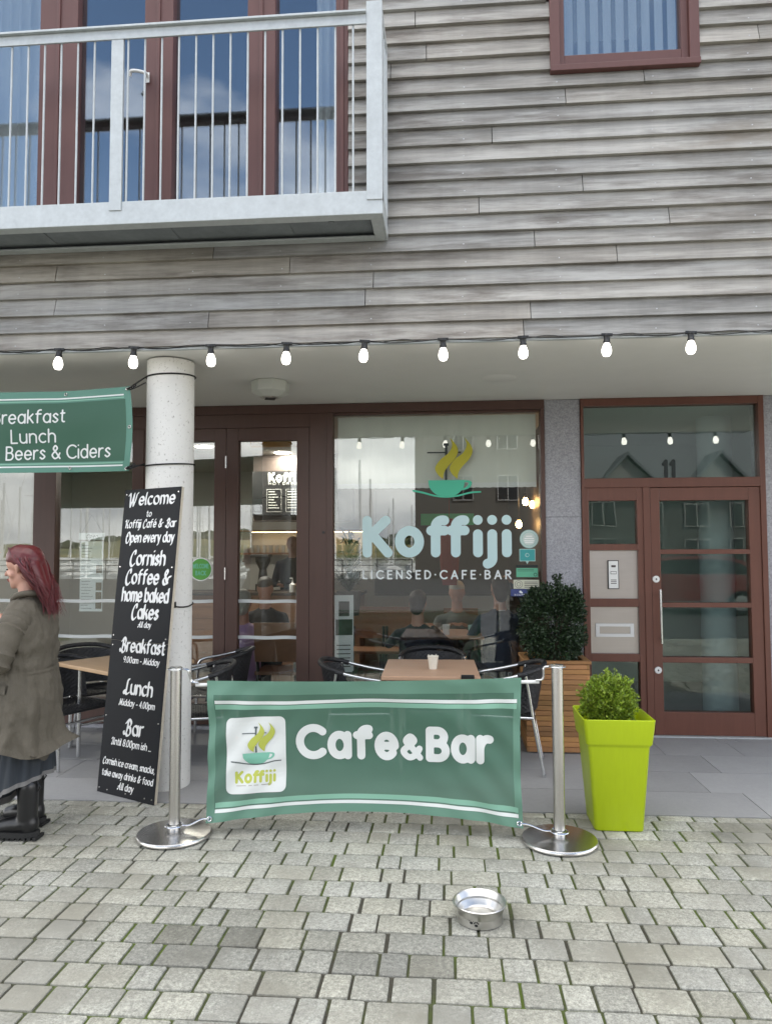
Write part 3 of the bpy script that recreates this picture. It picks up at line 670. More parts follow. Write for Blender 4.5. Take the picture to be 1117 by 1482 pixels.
def stick3(q):
    q.poly(rrect(.606, .796, 1.365, 1.445, .003), lambda u, v: (u, GY-.004, v), 0)
    q.poly(rrect(.606, .796, 1.450, 1.472, .003), lambda u, v: (u, GY-.004, v), 1)
    circ(q, .772, 1.387, .015, 1, 1); circ(q, .772, 1.387, .011, 0, 2)
    for zz in (1.43, 1.418): q.poly(rrect(.615, .76, zz, zz+.003, .001, 2), lambda u, v: (u, GY-.0048, v), 1)
part('green_sticker', bw, stick3, [M['mint_stk'], M['d_dark']])
def stick4(q):
    q.poly(rrect(.580, .805, 1.262, 1.342, .003), lambda u, v: (u, GY-.004, v), 0); circ(q, .626, 1.302, .034, 1, 1); circ(q, .626, 1.302, .031, 0, 2)
    circ(q, .626, 1.302, .018, 1, 3); circ(q, .626, 1.302, .015, 0, 4)
    for zz in (1.322, 1.307, 1.292, 1.277): q.poly(rrect(.675, .79, zz-.003, zz+.002, .001, 2), lambda u, v: (u, GY-.0055, v), 1)
part('award_sticker', bw, stick4, [M['cream_stk'], M['int_dark']])
def stick5(q):
    q.poly(rrect(.555, .77, 1.196, 1.258, .003), lambda u, v: (u, GY-.004, v), 0); circ(q, .64, 1.235, .011, 1, 1); circ(q, .652, 1.228, .008, 1, 2)
    letter_mesh(q, 'SCORES', .585, .70, 1.203, .012, lambda u, v: (u, GY-.0055, v), (.1, .1, 0), mi=1)
part('navy_sticker', bw, stick5, [M['navy_stk'], M['paper']])
part('window_blind', bw, lambda q: (q.grid(lambda u, v: (-1.0+1.8*u, GY+.065+.006*math.sin(u*60), 2.215+v*.62), 90, 3), q.grid(lambda u, v: (-1.0+1.8*u, GY+.062+.006*math.sin(u*60), 2.175+v*.045-.004*abs(math.sin(u*80))), 160, 1, 1)), [M['blind'], M['curtain']])
# papers hung inside the side window
def menu_paper(q):
    q.box(-3.434, -3.214, GY+.03, GY+.034, 1.045, 1.70, 0); q.box(-3.45, -3.20, GY+.028, GY+.033, 1.715, 1.78, 0)
    for i, zz in enumerate((1.40, 1.24, 1.15, 1.07)): q.box(-3.278, -3.222, GY+.027, GY+.029, zz, zz+.075, 2)
    for i in range(22):
        zz = 1.66-i*.028
        if i in (9, 10): continue
        q.box(-3.42, -3.42+.12*(.55+.45*((i*37) % 10)/10), GY+.0275, GY+.029, zz, zz+.003, 3)
    q.box(-3.434, -3.214, GY+.0265, GY+.029, 1.385, 1.388, 1)
    letter_mesh(q, 'Open', -3.38, -3.27, 1.733, .032, lambda u, v: (u, GY+.0265, v), (.08, .03, .8), font=NIB, shear=.3, mi=1)
    q.tube([(-3.42, GY+.03, 1.78), (-3.33, GY+.03, 1.95), (-3.22, GY+.03, 1.78)], .0015, 5, 1)
part('window_menu', wn, menu_paper, [M['paper'], M['int_dark'], M['photo_a'], M['house_wall']])
# --- entrance with side panel
en = empty_part('entrance', B)
def ef(q):
    q.box(1.180, 1.205, Y0, Y1, .01, ZS-.003); q.box(2.692, 2.738, Y0, Y1, .01, ZS-.003)
    q.box(1.205, 2.692, Y0+.002, Y1, 2.875, ZS-.003); q.box(1.205, 2.692, Y0+.002, Y1, 2.150, 2.232)
    q.box(1.704, 1.762, Y0+.003, Y1, .01, 2.150); 
    q.box(1.205, 1.240, Y0+.012, Y1-.003, .01, 2.150); q.box(1.652, 1.704, Y0+.012, Y1-.003, .01, 2.150)
    for z0, z1 in ((.01, .20), (.634, .702), (1.107, 1.178), (1.60, 1.655), (2.035, 2.150)): q.box(1.240, 1.652, Y0+.014, Y1-.004, z0, z1)
part('entrance_frame', en, ef, M['red'], bevel=.003)
pane(en, 1.205, 2.692, 2.232, 2.875, M['glass_trans']); pane(en, 1.240, 1.652, 1.655, 2.035, M['glass_door']); pane(en, 1.240, 1.652, .20, .634, M['glass_door'])
def num(q): letter_mesh(q, '11', 1.888, 1.995, 2.247, .135, lambda u, v: (u, GY-.003, v), (.12, .12, 0), space=.45)
part('house_number', en, num, M['d_dark'])
q = MB(); q.box(1.240, 1.652, GY-.012, GY+.02, 1.178, 1.600); q.build('intercom_plate', M['panel'], en)
q = MB(); q.box(1.240, 1.652, GY-.012, GY+.02, .702, 1.107); q.build('letterbox_plate', M['panel'], en)
def icom(q):
    q.box(1.395, 1.490, GY-.030, GY-.012, 1.262, 1.512, 0); q.box(1.402, 1.483, GY-.036, GY-.030, 1.268, 1.506, 1)
    q.box(1.424, 1.462, GY-.038, GY-.036, 1.452, 1.470, 2); q.box(1.417, 1.468, GY-.039, GY-.036, 1.392, 1.417, 2); q.box(1.420, 1.465, GY-.041, GY-.039, 1.396, 1.413, 1)
    for zz in (1.338, 1.323, 1.308): q.box(1.418, 1.467, GY-.0375, GY-.036, zz, zz+.006, 2)
part('intercom', en, icom, [M['black'], M['white'], M['int_dark']], bevel=.003)
def lbox(q):
    q.box(1.285, 1.612, GY-.022, GY-.012, .935, .962, 0); q.box(1.285, 1.612, GY-.022, GY-.012, .845, .873, 0)
    q.box(1.285, 1.318, GY-.022, GY-.012, .873, .935, 0); q.box(1.580, 1.612, GY-.022, GY-.012, .873, .935, 0); q.box(1.318, 1.580, GY-.015, GY-.0122, .873, .935, 1)
part('letter_slot', en, lbox, [M['white'], M['panel']], bevel=.0015)
part('weather_bar', en, lambda q: q.box(1.18, 2.738, GY-.085, GY+.05, .002, .012), M['galv'])
dr = part('entrance_door', B, lambda q: (q.box(1.765, 1.845, Y0+.012, Y1-.005, .014, 2.146), q.box(2.594, 2.690, Y0+.012, Y1-.005, .014, 2.146),
    [q.box(1.845, 2.594, Y0+.014, Y1-.006, z0, z1) for z0, z1 in ((.014, .21), (.63, .678), (1.104, 1.146), (1.565, 1.607), (2.033, 2.146))]), M['red'], bevel=.003)
pane(dr, 1.845, 2.594, .21, 2.033, M['glass_door'])
def hnd(q):
    q.tube([(1.819, Y0-.05, 1.262), (1.822, Y0-.05, .80)], .010, 12)
    for zz in (1.22, .84): q.tube([(1.82, Y0+.012, zz), (1.82, Y0-.05, zz)], .007, 8)
part('door_handle', dr, hnd, M['chrome'], smooth=True)
for zz in (1.349, .566):
    def lk(q): q.lathe([(.0, -.014), (.026, -.014), (.030, -.010), (.030, 0)], (0, 0, 0), 24, 0); q.box(-.003, .003, -.008, .008, -.0155, -.0138, 1); q.lathe([(0, -.0152), (.007, -.0152), (.007, -.014)], (0, 0, 0), 12, 1)
    q = MB(); lk(q); q.v = [(1.80+x_, Y0+.012+z_, zz+y_) for x_, y_, z_ in q.v]; q.build('door_lock', [M['white'], M['black']], dr, smooth=True)
# --- upper window with vertical blinds
uw = empty_part('upper_window', B)
def uf(q):
    q.box(.683, 1.618, -.06, .12, 4.676, 4.716); q.box(.683, .745, -.045, .11, 4.716, 6.1); q.box(1.556, 1.618, -.045, .11, 4.716, 6.1); q.box(.745, 1.556, -.045, .11, 6.04, 6.1)
    q.box(.745, .777, -.02, .1, 4.716, 6.04); q.box(1.512, 1.556, -.02, .1, 4.716, 6.04); q.box(.777, 1.512, -.018, .1, 4.716, 4.80)
part('window_frame', uw, uf, M['mauve'], bevel=.003); pane(uw, .777, 1.512, 4.80, 6.04, M['glass_up'], y=.02)
def vb(q):
    x = .79
    while x < 1.51:
        if not (1.06 < x < 1.09): q.box(x, x+.052, .040, .044, 4.79, 6.05)
        x += .082
part('vertical_blind', uw, vb, M['curtain'])
part('room_wall', uw, lambda q: (q.box(.5, 1.8, 2.0, 2.05, 4.5, 6.3), q.box(.5, .55, .21, 2.0, 4.5, 6.3), q.box(1.75, 1.8, .21, 2.0, 4.5, 6.3), q.box(.5, 1.8, .21, 2.0, 4.45, 4.5)), M['plaster'])
# --- balcony doors
bd = empty_part('balcony_window', B)
def bf(q):
    for x0, x1 in ((-2.775, -2.505), (-2.03, -1.83), (-1.315, -1.125), (-.715, -.632), (-4.3, -4.1), (-3.45, -3.25)):
        q.box(x0, x1, -.012, .12, 3.86, 6.2)
        q.box((x0+x1)/2-.012, (x0+x1)/2+.012, -.022, -.012, 3.86, 6.2)
    q.box(-6.2, -.632, -.008, .11, 3.78, 3.86); q.box(-6.2, -.632, -.008, .11, 6.2, 6.3)
part('window_frame', bd, bf, M['mauve'], bevel=.003)
for x0, x1 in ((-6.2, -4.3), (-4.1, -3.45), (-3.25, -2.775), (-2.505, -2.03), (-1.83, -1.315), (-1.125, -.715)): pane(bd, x0, x1, 3.86, 6.2, M['glass_up'], y=.05)
def lever(q):
    q.tube([(-2.0, -.025, 4.818), (-2.0, -.065, 4.818)], .012, 10); q.tube(bez([(-2.0, -.062, 4.818), (-2.05, -.066, 4.832), (-2.10, -.062, 4.836), (-2.112, -.05, 4.81)], 5), .011, 10)
    q.box(-2.013, -1.987, -.028, -.022, 4.775, 4.845)
part('lever_handle', bd, lever, M['white'], smooth=True)
part('curtain', bd, lambda q: q.grid(lambda u, v: (-3.24+.46*u, .095+.025*math.sin(u*40), 3.8+2.4*v), 60, 2), M['curtain'], smooth=True)
part('curtain', bd, lambda q: q.grid(lambda u, v: (-.86+.16*u, .09+.02*math.sin(u*20), 3.8+2.4*v), 30, 2), M['curtain'], smooth=True)
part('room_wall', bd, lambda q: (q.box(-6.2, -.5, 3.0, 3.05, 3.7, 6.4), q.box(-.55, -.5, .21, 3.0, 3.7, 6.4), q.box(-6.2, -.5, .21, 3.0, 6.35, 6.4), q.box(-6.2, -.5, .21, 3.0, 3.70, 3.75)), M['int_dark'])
# --- balcony
bal = empty_part('balcony', B)
YF = -.42
part('edge_channel', bal, lambda q: (q.box(-6.0, -.37, YF, YF+.012, 3.615, 3.758), q.box(-6.0, -.382, YF+.012, YF+.08, 3.615, 3.627), q.box(-.382, -.37, YF+.012, -.03, 3.615, 3.758),
     q.box(-.45, -.382, YF+.08, -.03, 3.615, 3.627), q.box(-6.0, -.45, -.10, -.03, 3.615, 3.627)), M['galv'], bevel=.003)
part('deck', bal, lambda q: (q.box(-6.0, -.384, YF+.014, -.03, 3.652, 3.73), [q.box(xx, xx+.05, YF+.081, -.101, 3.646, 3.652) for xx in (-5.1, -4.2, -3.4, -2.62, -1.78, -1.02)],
     [q.tube([(xx, -.3, 3.652), (xx, -.3, 3.622)], .018, 12) for xx in (-.70,)]), M['galv_dark'])
def post(x0, x1, z1):
    return part('post', bal, lambda q: q.box(x0, x1, YF-.008, YF+.012, 3.70, z1), M['galv'], bevel=.002)
post(-.466, -.37, 4.935); post(-2.062, -1.984, 4.85); post(-3.66, -3.58, 4.85); post(-5.25, -5.17, 4.85)
part('handrail', bal, lambda q: (q.box(-6.0, -.466, YF-.035, YF+.035, 4.852, 4.866), q.box(-6.0, -.466, YF-.012, YF-.0, 4.79, 4.852)), M['galv'], bevel=.002)
part('side_rail', bal, lambda q: (q.box(-.395, -.37, YF+.012, -.03, 4.85, 4.91), q.box(-.383, -.37, YF+.012, YF+.06, 3.70, 4.85), q.box(-.39, -.37, -.07, -.03, 3.70, 4.85)), M['galv'], bevel=.002)
xx = -.548
while xx > -5.9:
    if not any(abs(xx-c) < .055 for c in (-2.02, -3.62, -5.21)): part('baluster', bal, lambda q: q.tube([(xx, YF+.006, 3.755), (xx, YF+.006, 4.80)], .0065, 8), M['galv'], smooth=True)
    xx -= .1085
for yy in (-.30, -.20, -.11): part('baluster', bal, lambda q: q.tube([(-.378, yy, 3.74), (-.378, yy, 4.85)], .0065, 8), M['galv'], smooth=True)

# ================================================================== INTERIOR (parts of the building), then the things in it
inn = empty_part('cafe_interior', B)
part('interior_floor', inn, lambda q: q.box(-6.2, 1.02, GY+.081, 7.0, -.05, .004), M['int_floor'])
part('interior_wall', inn, lambda q: (q.box(-6.3, 1.02, 7.0, 7.1, 0, 3), q.box(-6.3, -6.2, GY+.1, 7.0, 0, 3), q.box(.99, 1.02, GY+.255, 7.0, 0, 3)), M['plaster'])
part('interior_ceiling', inn, lambda q: q.box(-6.2, 1.02, GY+.201, 7.0, 2.90, 2.94), M['plaster'])
part('wall_panelling', inn, lambda q: (q.box(-1.15, .985, 6.95, 6.995, .9, 2.9), q.box(.955, .988, 2.6, 6.95, .0, 2.9)), M['int_dark'])
part('bulkhead', inn, lambda q: q.box(-2.6, -1.25, 5.0, 5.2, 2.0, 2.9), M['int_dark'])
part('orange_beam', inn, lambda q: q.box(-2.05, -1.2, 2.8, 2.9, 2.70, 2.86), M['orange'])
part('lobby_wall', inn, lambda q: (q.box(1.025, 3.4, 4.6, 4.7, 0, 3), q.box(3.3, 3.4, GY+.26, 4.6, 0, 3), q.box(1.025, 1.05, GY+.26, 4.6, 0, 3)), M['lobby'])
part('lobby_floor', inn, lambda q: q.box(1.025, 3.4, GY+.125, 4.6, -.05, .003), M['slab'])
part('lobby_ceiling', inn, lambda q: q.box(1.025, 3.4, GY+.2, 4.6, 2.9, 2.94), M['lobby'])
part('lobby_column', inn, lambda q: q.lathe([(.16, 0), (.16, 2.9)], (2.62, 2.75, 0), 32), M['lobby_col'], smooth=True)
def dl(x, y, i): 
    q = MB(); q.lathe([(.0, -.004), (.085, -.004), (.10, 0)], (0, 0, 0), 28); o = q.build('ceiling_downlight', M['downlight'])
    o.location = (x, y, 2.898); tag(o, ('round white downlight glowing in the cafe ceiling behind the right folding door', 'round white downlight glowing in the cafe ceiling beside the concrete column')[i], 'ceiling light', 'round downlights in the cafe ceiling')
dl(-2.16, 5.5-.7, 0); dl(-3.0, 4.15, 1)
# hung menu boards over the counter
t = thing('drinks_menu_board', 'black hanging drinks menu board with white lettering over the cafe counter', 'menu board', (-1.98, 4.94, 2.05))
q = MB(); q.box(-.62, .55, 0, .03, .03, .62); q.build('panel', M['black'], t)
q = MB(); fn = lambda u, v: (u, -.003, v)
letter_mesh(q, 'Koƒfiji', -.40, .06, .49, .10, fn, (.155, .155, 0), font=BOLD, space=.38); letter_mesh(q, 'HOT DRINKS', -.40, .06, .44, .03, fn, (.09, .09, 0), space=.4)
for x0, x1 in ((-.42, -.22), (-.16, .14)):
    for i in range(7): q.box(x0+.02, x0+.02+(x1-x0-.04)*(.5+.5*((i*53+int(x1*90)) % 10)/10), -.004, -.002, .34-i*.036, .352-i*.036)
    for a, c, d, e in ((x0, x1, .375, .38), (x0, x1, .075, .08)): q.box(a, c, -.004, -.002, d, e)
    q.box(x0, x0+.004, -.004, -.002, .08, .375); q.box(x1-.004, x1, -.004, -.002, .08, .375)
q.build('lettering', M['offwhite'], t)
t = thing('serving_counter', 'timber serving counter with dark top at the back of the cafe', 'counter', (-2.0, 4.9, 0))
q = MB(); q.box(-1.6, .85, 0, .6, .10, 1.02); [q.box(-1.6, .85, -.012, 0, .12+.15*i, .262+.15*i) for i in range(6)]; q.build('front', M['int_wood'], t)
q = MB(); q.box(-1.63, .88, -.04, .64, 1.02, 1.06); q.build('countertop', M['int_dark'], t)
q = MB(); q.box(-1.55, .8, .06, .55, 0, .10); q.build('plinth', M['int_dark'], t)
t = thing('back_shelf', 'long lit shelf of glasses on the wall behind the counter', 'shelf', (-2.2, 6.7, 1.55))
q = MB(); q.box(-1.3, 1.0, 0, .28, 0, .03); q.box(-1.3, 1.0, 0, .28, .36, .39); q.build('shelf_board', M['int_wood'], t)
q = MB(); q.box(-.9, 1.0, .1, .12, .352, .358); q.build('light_strip', M['strip'], t)
q = MB(); rg = random.Random(2)
for i in range(22): q.lathe([(.0, .03), (.03, .03), (.035, .15), (.032, .15), (.027, .04)], (-1.2+i*.1, .14, 0), 10)
q.build('glasses', M['offwhite'], t, smooth=True)
t = thing('coffee_grinder', 'black coffee grinder with a flared hopper standing on the counter', 'grinder', (-2.5, 5.15, 1.06))
q = MB(); q.box(-.08, .08, -.1, .1, 0, .10); q.lathe([(.07, .1), (.06, .22), (.05, .30), (.10, .40), (.105, .46)], (0, 0, 0), 20, cap1=True); q.box(-.14, .1, -.12, .1, .46, .50); q.build('body', M['black'], t, bevel=.004)
t = thing('sanitiser_bottle', 'white pump bottle of hand sanitiser on the cafe counter', 'bottle', (-2.05, 4.95, 1.06))
q = MB(); q.lathe([(.0, 0), (.038, .0), (.04, .01), (.04, .10), (.012, .125), (.012, .15)], (0, 0, 0), 20); q.build('bottle_body', M['white'], t, smooth=True)
q = MB(); q.tube([(0, 0, .15), (0, 0, .185), (-.035, -.01, .183)], .006, 8); q.build('pump', M['white'], t)
# pendants
for i, (x, y, z, lab) in enumerate(((.86, 3.5, 2.147, 'bare warm pendant bulb nearest the big window top right, left of a pair'), (1.02-.07, 3.6, 2.12, 'bare warm pendant bulb at the far right of the big window, right of a pair'), (.79, 3.55, 1.90, 'bare warm pendant bulb hung lowest, above the stickers in the big window'))):
    t = thing('pendant_lamp', lab, 'pendant lamp', (x, y, z), 0, 'warm pendant bulbs in the cafe')
    q = MB(); q.lathe([(.0, -.05), (.022, -.045), (.034, -.02), (.03, .01), (.012, .04), (.0, .042)], (0, 0, 0), 16); q.build('bulb', M['warm'], t, smooth=True)
    q = MB(); q.lathe([(.016, .035), (.016, .085), (.003, .09)], (0, 0, 0), 12); q.tube([(0, 0, .08), (0, 0, 2.9-z)], .003, 6); q.build('cord', M['black'], t)
# red cloth hanging and green lit sign, seen behind the big window
q = MB(); q.grid(lambda u, v: ((.035+.05*math.sin(v*PI)**1.0+.03*(1-v)**3)*math.cos(u*2*PI)*(1+.2*math.sin(u*14*PI)), (.05*math.sin(v*PI)+.03)*math.sin(u*2*PI), -.72*(1-v)), 28, 16)
q.tube([(0, 0, 0), (0, 0, .9)], .003, 6); o = q.build('red_hanging', M['red_decor'], smooth=True); o.location = (.02, 3.3, 1.95); tag(o, 'dark red tasselled cloth ornament hanging in the big cafe window', 'ornament')
q = MB(); q.box(-.35, .35, 0, .04, 0, .12); q.box(-.37, .37, .01, .05, -.02, .14); o = q.build('green_sign', M['green_sign']); o.location = (.0, 5.6, 1.98); tag(o, 'green lit strip sign on the wall inside the cafe', 'sign')
# tall plant by the window left edge
t = thing('tall_house_plant', 'spiky house plant on a dark stand inside the left edge of the big window', 'plant', (-1.0, 2.75, 0))
q = MB(); q.tube([(0, 0, 0), (0, 0, .95)], .035, 12); q.lathe([(.0, 0), (.17, 0), (.17, .03), (.03, .05)], (0, 0, 0), 24); q.lathe([(.0, .95), (.10, .95), (.13, 1.2), (.115, 1.2), (.0, 1.17)], (0, 0, 0), 24); q.build('stand', M['int_dark'], t, smooth=True)
q = MB(); rp_ = random.Random(4)
for i in range(90):
    a = rp_.uniform(0, 2*PI); l = rp_.uniform(.15, .36); zz = 1.18+rp_.uniform(0, .5)*(i % 3)/2; d = Vector((math.cos(a), math.sin(a), 0)); p = Vector((0, 0, zz)); s_ = Vector((-d.y, d.x, 0))*.012
    m_ = p+d*l*.5+Vector((0, 0, l*.55)); e = p+d*l+Vector((0, 0, l*rp_.uniform(.2, .7)))
    q.add([p-s_*.5, p+s_*.5, m_+s_, m_-s_, e], [(0, 1, 2, 3), (3, 2, 4)])
q.tube([(0, 0, 1.17), (0, 0, 1.7)], .012, 6); q.build('leaves', M['leaf_dark'], t)
# leaflet stand
t = thing('leaflet_stand', 'white and green leaflet board standing inside the big window at lower left', 'leaflet stand', (-.99, 2.32, 0), .2)
q = MB(); q.box(-.09, .09, -.01, 0, .45, 1.18, 0); q.box(-.08, .08, -.013, -.01, .80, .95, 1); q.box(-.05, .05, -.013, -.01, .98, 1.12, 2); [q.box(-.07, .06, -.013, -.01, .5+.04*i, .508+.04*i, 2) for i in range(6)]
q.build('panel', [M['paper'], M['leaf_dark'], M['int_dark']], t); q = MB(); q.tube([(-.08, 0, .5), (-.1, .25, 0)], .008, 6); q.tube([(.08, 0, .5), (.1, .25, 0)], .008, 6); q.tube([(-.085, -.005, .46), (-.1, -.06, 0)], .008, 6); q.tube([(.085, -.005, .46), (.1, -.06, 0)], .008, 6); q.build('legs', M['black'], t)
# interior tables and chairs
def in_table(x, y, lab, w=.7, d=.7):
    t = thing('cafe_table', lab, 'table', (x, y, 0), 0, 'tables inside the cafe')
    q = MB(); q.box(-w/2, w/2, -d/2, d/2, .72, .75); q.build('tabletop', M['tabletop'], t, bevel=.004)
    q = MB(); q.tube([(0, 0, .02), (0, 0, .72)], .03, 12); q.lathe([(0, 0), (.22, 0), (.22, .015), (.04, .03)], (0, 0, 0), 24); q.build('pedestal', M['black'], t, smooth=True)
in_table(-1.86, 2.80, 'wooden table in front of the seated man behind the right folding door')
in_table(.12, 3.05, 'wooden table between the diners behind the big window', .8, .7)
def in_chair(x, y, rz, lab, first=[None]):
    if first[0]: return dup(first[0], (x, y, 0), rz, lab)
    t = thing('wooden_chair', lab, 'chair', (x, y, 0), rz, 'dark wooden chairs inside the cafe'); first[0] = t
    q = MB(); q.box(-.21, .21, -.21, .21, .43, .465); q.build('seat', M['int_wood'], t, bevel=.006)
    q = MB(); q.grid(lambda u, v: (-.215-.05*v, -.2+.4*u, .56+.36*v+.0*u), 6, 2); q.grid(lambda u, v: (-.235-.05*v, .2-.4*u, .56+.36*v), 6, 2); q.box(-.285, -.262, -.2, .2, .905, .93); q.build('backrest', M['int_wood'], t)
    for sx, sy in ((-1, -1), (-1, 1), (1, -1), (1, 1)):
        q = MB(); q.tube([(sx*.22, sy*.2, 0), (sx*.19, sy*.18, .43)]+([(-.235, sy*.18, .7)] if sx < 0 else []), .016, 8); q.build('leg', M['black'], t)
    return t
in_chair(-1.62, 2.42, PI/2, 'dark wooden chair behind the glass of the right folding door, back to the street')
in_chair(-.55, 3.9, -PI/2, 'dark wooden chair left of centre behind the big window')
in_chair(.15, 3.75, -PI/2, 'dark wooden chair in the middle behind the big window')
in_chair(-.95, 3.9, -PI/2, 'dark wooden chair behind the house plant')

# ================================================================== organic figures (voxel-fused, one continuous surface)
def capsule(bm, a, b_, ra, rb, n=14):
    a, b_ = Vector(a), Vector(b_); d = b_-a; l = d.length; z = d.normalized() if l > 1e-6 else Vector((0, 0, 1))
    x = z.orthogonal().normalized(); y = z.cross(x); rings = []
    for k in range(1, 5): q = -PI/2+k*PI/8; rings.append((a, ra, q))
    rings.append((b_, rb, 0)); 
    for k in range(1, 4): rings.append((b_, rb, k*PI/8))
    vs = [bm.verts.new(a-z*ra)]
    for c, r, q in rings:
        for j in range(n): t = 2*PI*j/n; vs.append(bm.verts.new(c+z*r*math.sin(q)+(x*math.cos(t)+y*math.sin(t))*r*math.cos(q)))
    vs.append(bm.verts.new(b_+z*rb)); k = len(rings)
    for j in range(n): bm.faces.new((vs[0], vs[1+(j+1) % n], vs[1+j])); bm.faces.new((vs[-1], vs[1+(k-1)*n+j], vs[1+(k-1)*n+(j+1) % n]))
    for i in range(k-1):
        for j in range(n): bm.faces.new((vs[1+i*n+j], vs[1+i*n+(j+1) % n], vs[1+(i+1)*n+(j+1) % n], vs[1+(i+1)*n+j]))
def organic(name, prims, voxel, mats, parent=None, smooth=5, disp=None):
    """prims: (a, b, ra, rb, material index[, squash matrix])"""
    bm = bmesh.new()
    for p in prims:
        t = bmesh.new(); capsule(t, p[0], p[1], p[2], p[3]); 
        if len(p) > 5: bmesh.ops.transform(t, matrix=p[5], verts=t.verts)
        tm = bpy.data.meshes.new('t'); t.to_mesh(tm); t.free(); bm.from_mesh(tm); bpy.data.meshes.remove(tm)
    me = bpy.data.meshes.new('tmp'); bm.to_mesh(me); bm.free(); o = bpy.data.objects.new('tmp', me); COL.objects.link(o)
    rm = o.modifiers.new('r', 'REMESH'); rm.mode = 'VOXEL'; rm.voxel_size = voxel
    sm = o.modifiers.new('s', 'SMOOTH'); sm.iterations = smooth; sm.factor = .5
    dg = bpy.context.evaluated_depsgraph_get(); out = bpy.data.meshes.new_from_object(o.evaluated_get(dg)); bpy.data.objects.remove(o); bpy.data.meshes.remove(me)
    out.name = name
    n = len(out.polygons); C = np.zeros(n*3); out.polygons.foreach_get('center', C); C = C.reshape(-1, 3)
    best = np.full(n, 9.); idx = np.zeros(n, int)
    for p in prims:
        Q = C
        if len(p) > 5:
            im = np.array(p[5].inverted()); Q = C @ im[:3, :3].T+im[:3, 3]
        a = np.array(p[0], float); d = np.array(p[1], float)-a; l2 = d @ d+1e-9
        t = np.clip(((Q-a) @ d)/l2, 0, 1); dist = np.linalg.norm(Q-a-t[:, None]*d, axis=1)-(p[2]+(p[3]-p[2])*t)
        w = dist < best; best[w] = dist[w]; idx[w] = p[4]
    for m in mats: out.materials.append(m)
    out.polygons.foreach_set('material_index', idx.astype(np.int32)); out.polygons.foreach_set('use_smooth', [True]*n)
    ob = bpy.data.objects.new(name, out); COL.objects.link(ob)
    if parent: ob.parent = parent
    return ob
def head_prims(c, fw, s=1.0, mi=0, tilt=0):
    """head centred at c facing the horizontal unit vector fw; face features included"""
    c = Vector(c); f = Vector(fw).normalized(); up = Vector((0, 0, 1)); 
    if tilt: f2 = f*math.cos(tilt)-up*math.sin(tilt); up = up*math.cos(tilt)+f*math.sin(tilt); f = f2
    l = up.cross(f); P = lambda a, b_, d: c+(f*a+l*b_+up*d)*s
    o = [(P(-.022, 0, .035), P(.012, 0, .04), .086*s, .080*s, mi), (P(.03, 0, -.035), P(.052, 0, -.075), .058*s, .036*s, mi), (P(.0, 0, -.05), P(.02, 0, -.06), .060*s, .055*s, mi),
         (P(.080, 0, .015), P(.108, 0, -.022), .009*s, .014*s, mi), (P(.060, 0, .045), P(.066, 0, .05), .034*s, .030*s, mi),
         (P(.082, -.015, -.052), P(.082, .015, -.052), .009*s, .009*s, mi), (P(.080, -.013, -.064), P(.080, .013, -.064), .010*s, .010*s, mi), (P(.070, -.006, -.095), P(.070, .006, -.095), .017*s, .017*s, mi)]
    for sgn in (-1, 1):
        o += [(P(.058, sgn*.034, -.02), P(.045, sgn*.048, -.03), .024*s, .022*s, mi), (P(-.012, sgn*.080, .012), P(-.004, sgn*.078, -.022), .014*s, .009*s, mi), (P(.082, sgn*.018, .030), P(.066, sgn*.050, .028), .010*s, .008*s, mi)]
    return o, P
def hand(p, d, n, s=1.0, mi=0, curl=.5, thumb=1):
    """p wrist, d finger direction, n back-of-hand normal"""
    p = Vector(p); d = Vector(d).normalized(); n = Vector(n); n = (n-d*n.dot(d)).normalized(); x = d.cross(n); o = []
    for k in range(4): o.append((p+x*(k-1.5)*.012*s, p+(d*.085+x*(k-1.5)*.0195)*s, .013*s, .0105*s, mi))
    for k, ln in enumerate((.064, .074, .069, .054)):
        b_ = p+(d*.088+x*(k-1.5)*.0195)*s; a = 0; q = b_
        for seg in (.45, .32, .23):
            a += curl; e = q+(d*math.cos(a)-n*math.sin(a))*ln*seg*s*1.05; o.append((q, e, .0088*s, .0078*s, mi)); q = e
    b_ = p+(d*.025+x*thumb*-.026)*s; q = b_+(d*.03+x*thumb*-.022-n*.012)*s; e = q+(d*.032+x*thumb*-.004-n*.012)*s
    o += [(b_, q, .013*s, .011*s, mi), (q, e, .0105*s, .0085*s, mi)]
    return o

